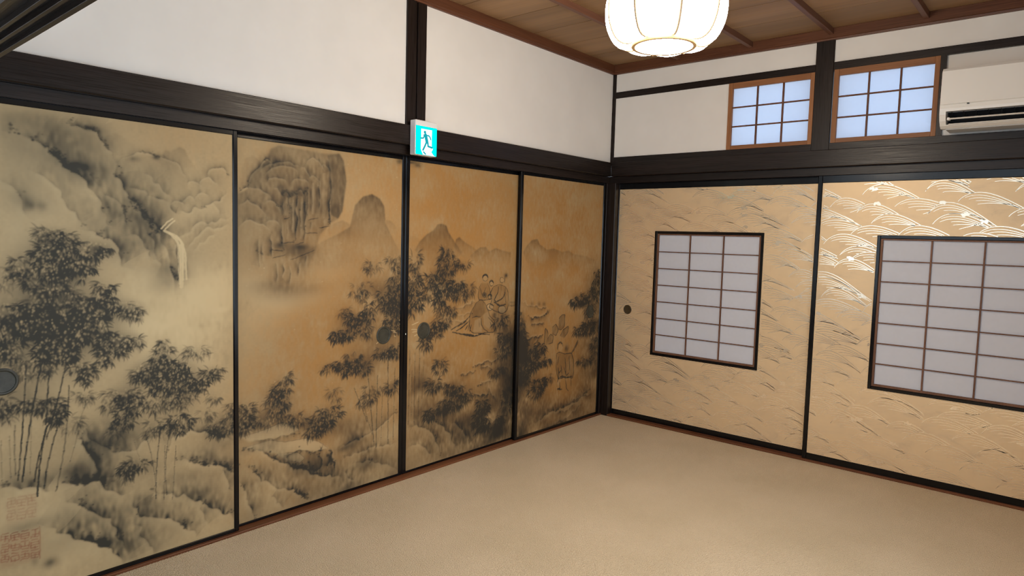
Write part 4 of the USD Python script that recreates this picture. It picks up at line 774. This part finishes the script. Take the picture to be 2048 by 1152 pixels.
# ------------------------------------------------------------------ pendant lamp
LX, LY, LZ = 1.458, -1.925, 2.103
lamp = thing('pendant_lamp', 'lit white melon shaped paper lamp hanging from the ceiling', 'lamp', (LX, LY, LZ))
def profile(n=26):       # radius and height of a rib, from the bottom ring out and up to the neck
    p = np.array([(0.120, 0.000), (0.142, -0.006), (0.170, 0.002), (0.198, 0.040), (0.213, 0.097), (0.212, 0.155), (0.195, 0.220), (0.163, 0.275), (0.120, 0.312), (0.080, 0.326)])
    d = np.r_[0, np.cumsum(np.linalg.norm(np.diff(p, axis=0), axis=1))]; s = np.linspace(0, d[-1], n)
    from scipy.interpolate import CubicSpline
    return CubicSpline(d, p)(s)
prof = profile(); A0 = math.radians(-61.3)
ribs = [A0+math.radians(15+45*k) for k in range(8)]
for k in range(8):
    a0, a1 = ribs[k], ribs[k]+PI/4; m_ = 12; th = np.linspace(a0, a1, m_+1); bulge = np.sin(PI*np.linspace(0, 1, m_+1))
    V = []
    nr = np.gradient(prof, axis=0); nr = np.stack([nr[:, 1], -nr[:, 0]], 1); nr /= np.linalg.norm(nr, axis=1, keepdims=True)
    env = np.sin(PI*np.linspace(0.06, 0.97, len(prof)))**0.6
    for (r, z), (nx, nz), e in zip(prof, nr, env):
        for a, bl in zip(th, bulge):
            rr, zz = r+nx*0.018*bl*e, z+nz*0.018*bl*e*(0.8 if nz < -0.3 else 1)
            V.append((LX+rr*math.cos(a), LY+rr*math.sin(a), LZ+zz))
    V = np.array(V); w = m_+1; F = []
    for i in range(len(prof)-1):
        for j in range(m_): F += [[i*w+j, i*w+j+1, (i+1)*w+j+1], [i*w+j, (i+1)*w+j+1, (i+1)*w+j]]
    obj('shade_panel', (V, np.array(F)), shade_m, lamp, True)
    a = ribs[k]; obj('rib', tube([(LX+(r+.003)*math.cos(a), LY+(r+.003)*math.sin(a), LZ+z) for r, z in prof], 0.0046, 8), lamp_rib, lamp, True)
obj('ring', lathe([(0.110, -0.016), (0.122, -0.016), (0.126, -0.010), (0.126, 0.010), (0.110, 0.010), (0.110, -0.016)], (LX, LY, LZ)), lamp_wood, lamp, 40)
obj('bottom_diffuser', lathe([(0.0, -0.009), (0.111, -0.007)], (LX, LY, LZ)), diffuser_m, lamp, True)
obj('neck_ring', lathe([(0.070, 0.318), (0.086, 0.318), (0.086, 0.334), (0.070, 0.334), (0.070, 0.318)], (LX, LY, LZ)), lamp_wood, lamp, 40)
obj('socket_cap', lathe([(0.0, 0.336), (0.075, 0.336), (0.06, 0.36), (0.02, 0.375), (0.008, 0.40), (0.0, 0.40)], (LX, LY, LZ)), lamp_wood, lamp, 40)
obj('cord', tube([(LX, LY, LZ+0.39), (LX, LY, 2.55), (LX, LY, 2.6)], 0.004, 8), cord_m, lamp, True)
obj('ceiling_rose', lathe([(0.0, 2.585-LZ), (0.03, 2.585-LZ), (0.045, 2.60-LZ), (0.045, ZC+0.002-LZ), (0.0, ZC+0.002-LZ)], (LX, LY, LZ)), white_plastic, lamp, 40)

# ------------------------------------------------------------------ emergency exit sign on the tie beam
def exit_sign():
    y0, y1, z0, z1, xf = -1.974, -1.824, 1.757, 1.936, 0.076
    t = thing('exit_sign', 'lit green and white exit sign with a running figure', 'exit sign', (0.03, (y0+y1)/2, z0))
    obj('housing', box(0.0305, xf, y0, y1, z0, z1, 0.004), sign_plastic, t)
    a, b, c, d = y0+0.003, y1-0.002, z0+0.002, z1-0.030         # lit face
    U = lambda u, v: (a+(b-a)*u, d-(d-c)*v)
    def slab(pts, x0, x1):
        from shapely.geometry import Polygon
        m = trimesh.creation.extrude_polygon(pts if hasattr(pts, 'exterior') else Polygon(pts), x1-x0, engine='earcut'); v = m.vertices
        m.vertices = np.stack([v[:, 2]+x0, v[:, 0], v[:, 1]], 1); return m
    from shapely.geometry import LineString, Point
    from shapely.ops import unary_union
    obj('lit_face', slab([U(0, 0), U(0, 1), U(1, 1), U(1, 0)], xf-0.001, xf+0.0012), sign_green, t, False, 'glowing green face')
    obj('doorway', slab([U(*p) for p in ((.235, .09), (.755, .09), (.755, .72), (.82, .74), (.78, .82), (.74, .86), (.82, .95), (.90, .995), (.33, .995), (.27, .90), (.225, .80))], xf+0.0012, xf+0.0020), sign_white, t, False, 'white doorway shape')
    k = b-a; L = lambda pts, w: LineString([U(*p) for p in pts]).buffer(w*k/2, quad_segs=4)
    man = unary_union([L([(.44, .30), (.515, .53)], .13), L([(.36, .31), (.60, .305)], .045), L([(.39, .33), (.33, .42), (.22, .43)], .045), L([(.59, .30), (.66, .35), (.70, .43)], .04), L([(.50, .52), (.42, .68), (.33, .83)], .062), L([(.545, .52), (.575, .68), (.76, .71)], .062)])
    gs = getattr(man, 'geoms', [man])
    obj('running_figure', cat(*[slab(g, xf+0.0020, xf+0.0027) for g in gs], slab(Point(U(.41, .20)).buffer(.05*k, quad_segs=5), xf+0.0020, xf+0.0027), slab(L([(.36, .90), (.45, .965)], .045), xf+0.0020, xf+0.0027)), sign_man, t, False, 'teal running figure')
exit_sign()

# ------------------------------------------------------------------ air conditioner
def air_conditioner():
    x0, x1 = 2.117, 2.895
    t = thing('air_conditioner', 'white wall mounted air conditioner with its dark outlet open', 'air conditioner', (x0, 0.0, 1.965))
    outer = [(0.018, 2.262), (-0.165, 2.262), (-0.180, 2.258), (-0.188, 2.248), (-0.192, 2.09), (-0.194, 2.06), (-0.190, 2.03), (-0.176, 2.0), (-0.152, 1.978), (-0.125, 1.967), (-0.06, 1.972), (0.018, 1.985)]
    notch = [(-0.198, 2.045), (-0.12, 2.052), (-0.085, 2.02), (-0.10, 1.985), (-0.142, 1.981), (-0.152, 1.985), (-0.162, 1.972), (-0.21, 1.99)]
    from shapely.geometry import Polygon
    body = Polygon(outer).difference(Polygon(notch)); body = max(getattr(body, 'geoms', [body]), key=lambda q: q.area)
    obj('body', cat(extrude(body, 'x', x0+0.028, x1-0.028), extrude(outer, 'x', x0, x0+0.028), extrude(outer, 'x', x1-0.028, x1)), white_plastic, t, False)
    obj('front_panel', trimesh.convex.convex_hull(np.array([(x, y, z) for x in (x0+0.003, x1-0.003) for y, z in ((-0.186, 2.264), (-0.170, 2.267), (-0.197, 2.25), (-0.204, 2.082), (-0.200, 2.079), (-0.190, 2.079))])), white_plastic, t, 20)
    obj('outlet', extrude([(-0.118, 2.051), (-0.086, 2.021), (-0.101, 1.986), (-0.104, 1.988), (-0.091, 2.021), (-0.120, 2.047)], 'x', x0+0.0285, x1-0.0285), dark_plastic, t, False)
    for k in range(14):
        x = x0+0.05+k*0.052; obj('guide_fin', extrude([(-0.17, 2.044), (-0.125, 2.048), (-0.10, 2.02), (-0.125, 2.018)], 'x', x, x+0.0016), dark_plastic, t, False)
    obj('louver', extrude([(-0.194, 2.008), (-0.190, 2.0115), (-0.128, 2.016), (-0.126, 2.013), (-0.188, 2.004)], 'x', x0+0.045, x1-0.045), white_plastic, t, False)
    obj('louver', extrude([(-0.168, 1.982), (-0.166, 1.986), (-0.118, 1.984), (-0.118, 1.981)], 'x', x0+0.040, x1-0.040), white_plastic, t, False)
    obj('hinge', box(x0+0.034, x0+0.046, -0.186, -0.150, 2.003, 2.016, 0.001), white_plastic, t)
    obj('indicator', box(x0+0.118, x0+0.128, -0.2035, -0.196, 2.074, 2.079, 0.0005), dark_plastic, t)
    obj('drain_lip', box(x0+0.02, x1-0.02, -0.12, 0.012, 1.962, 1.972, 0.003), grey_plastic, t)
air_conditioner()
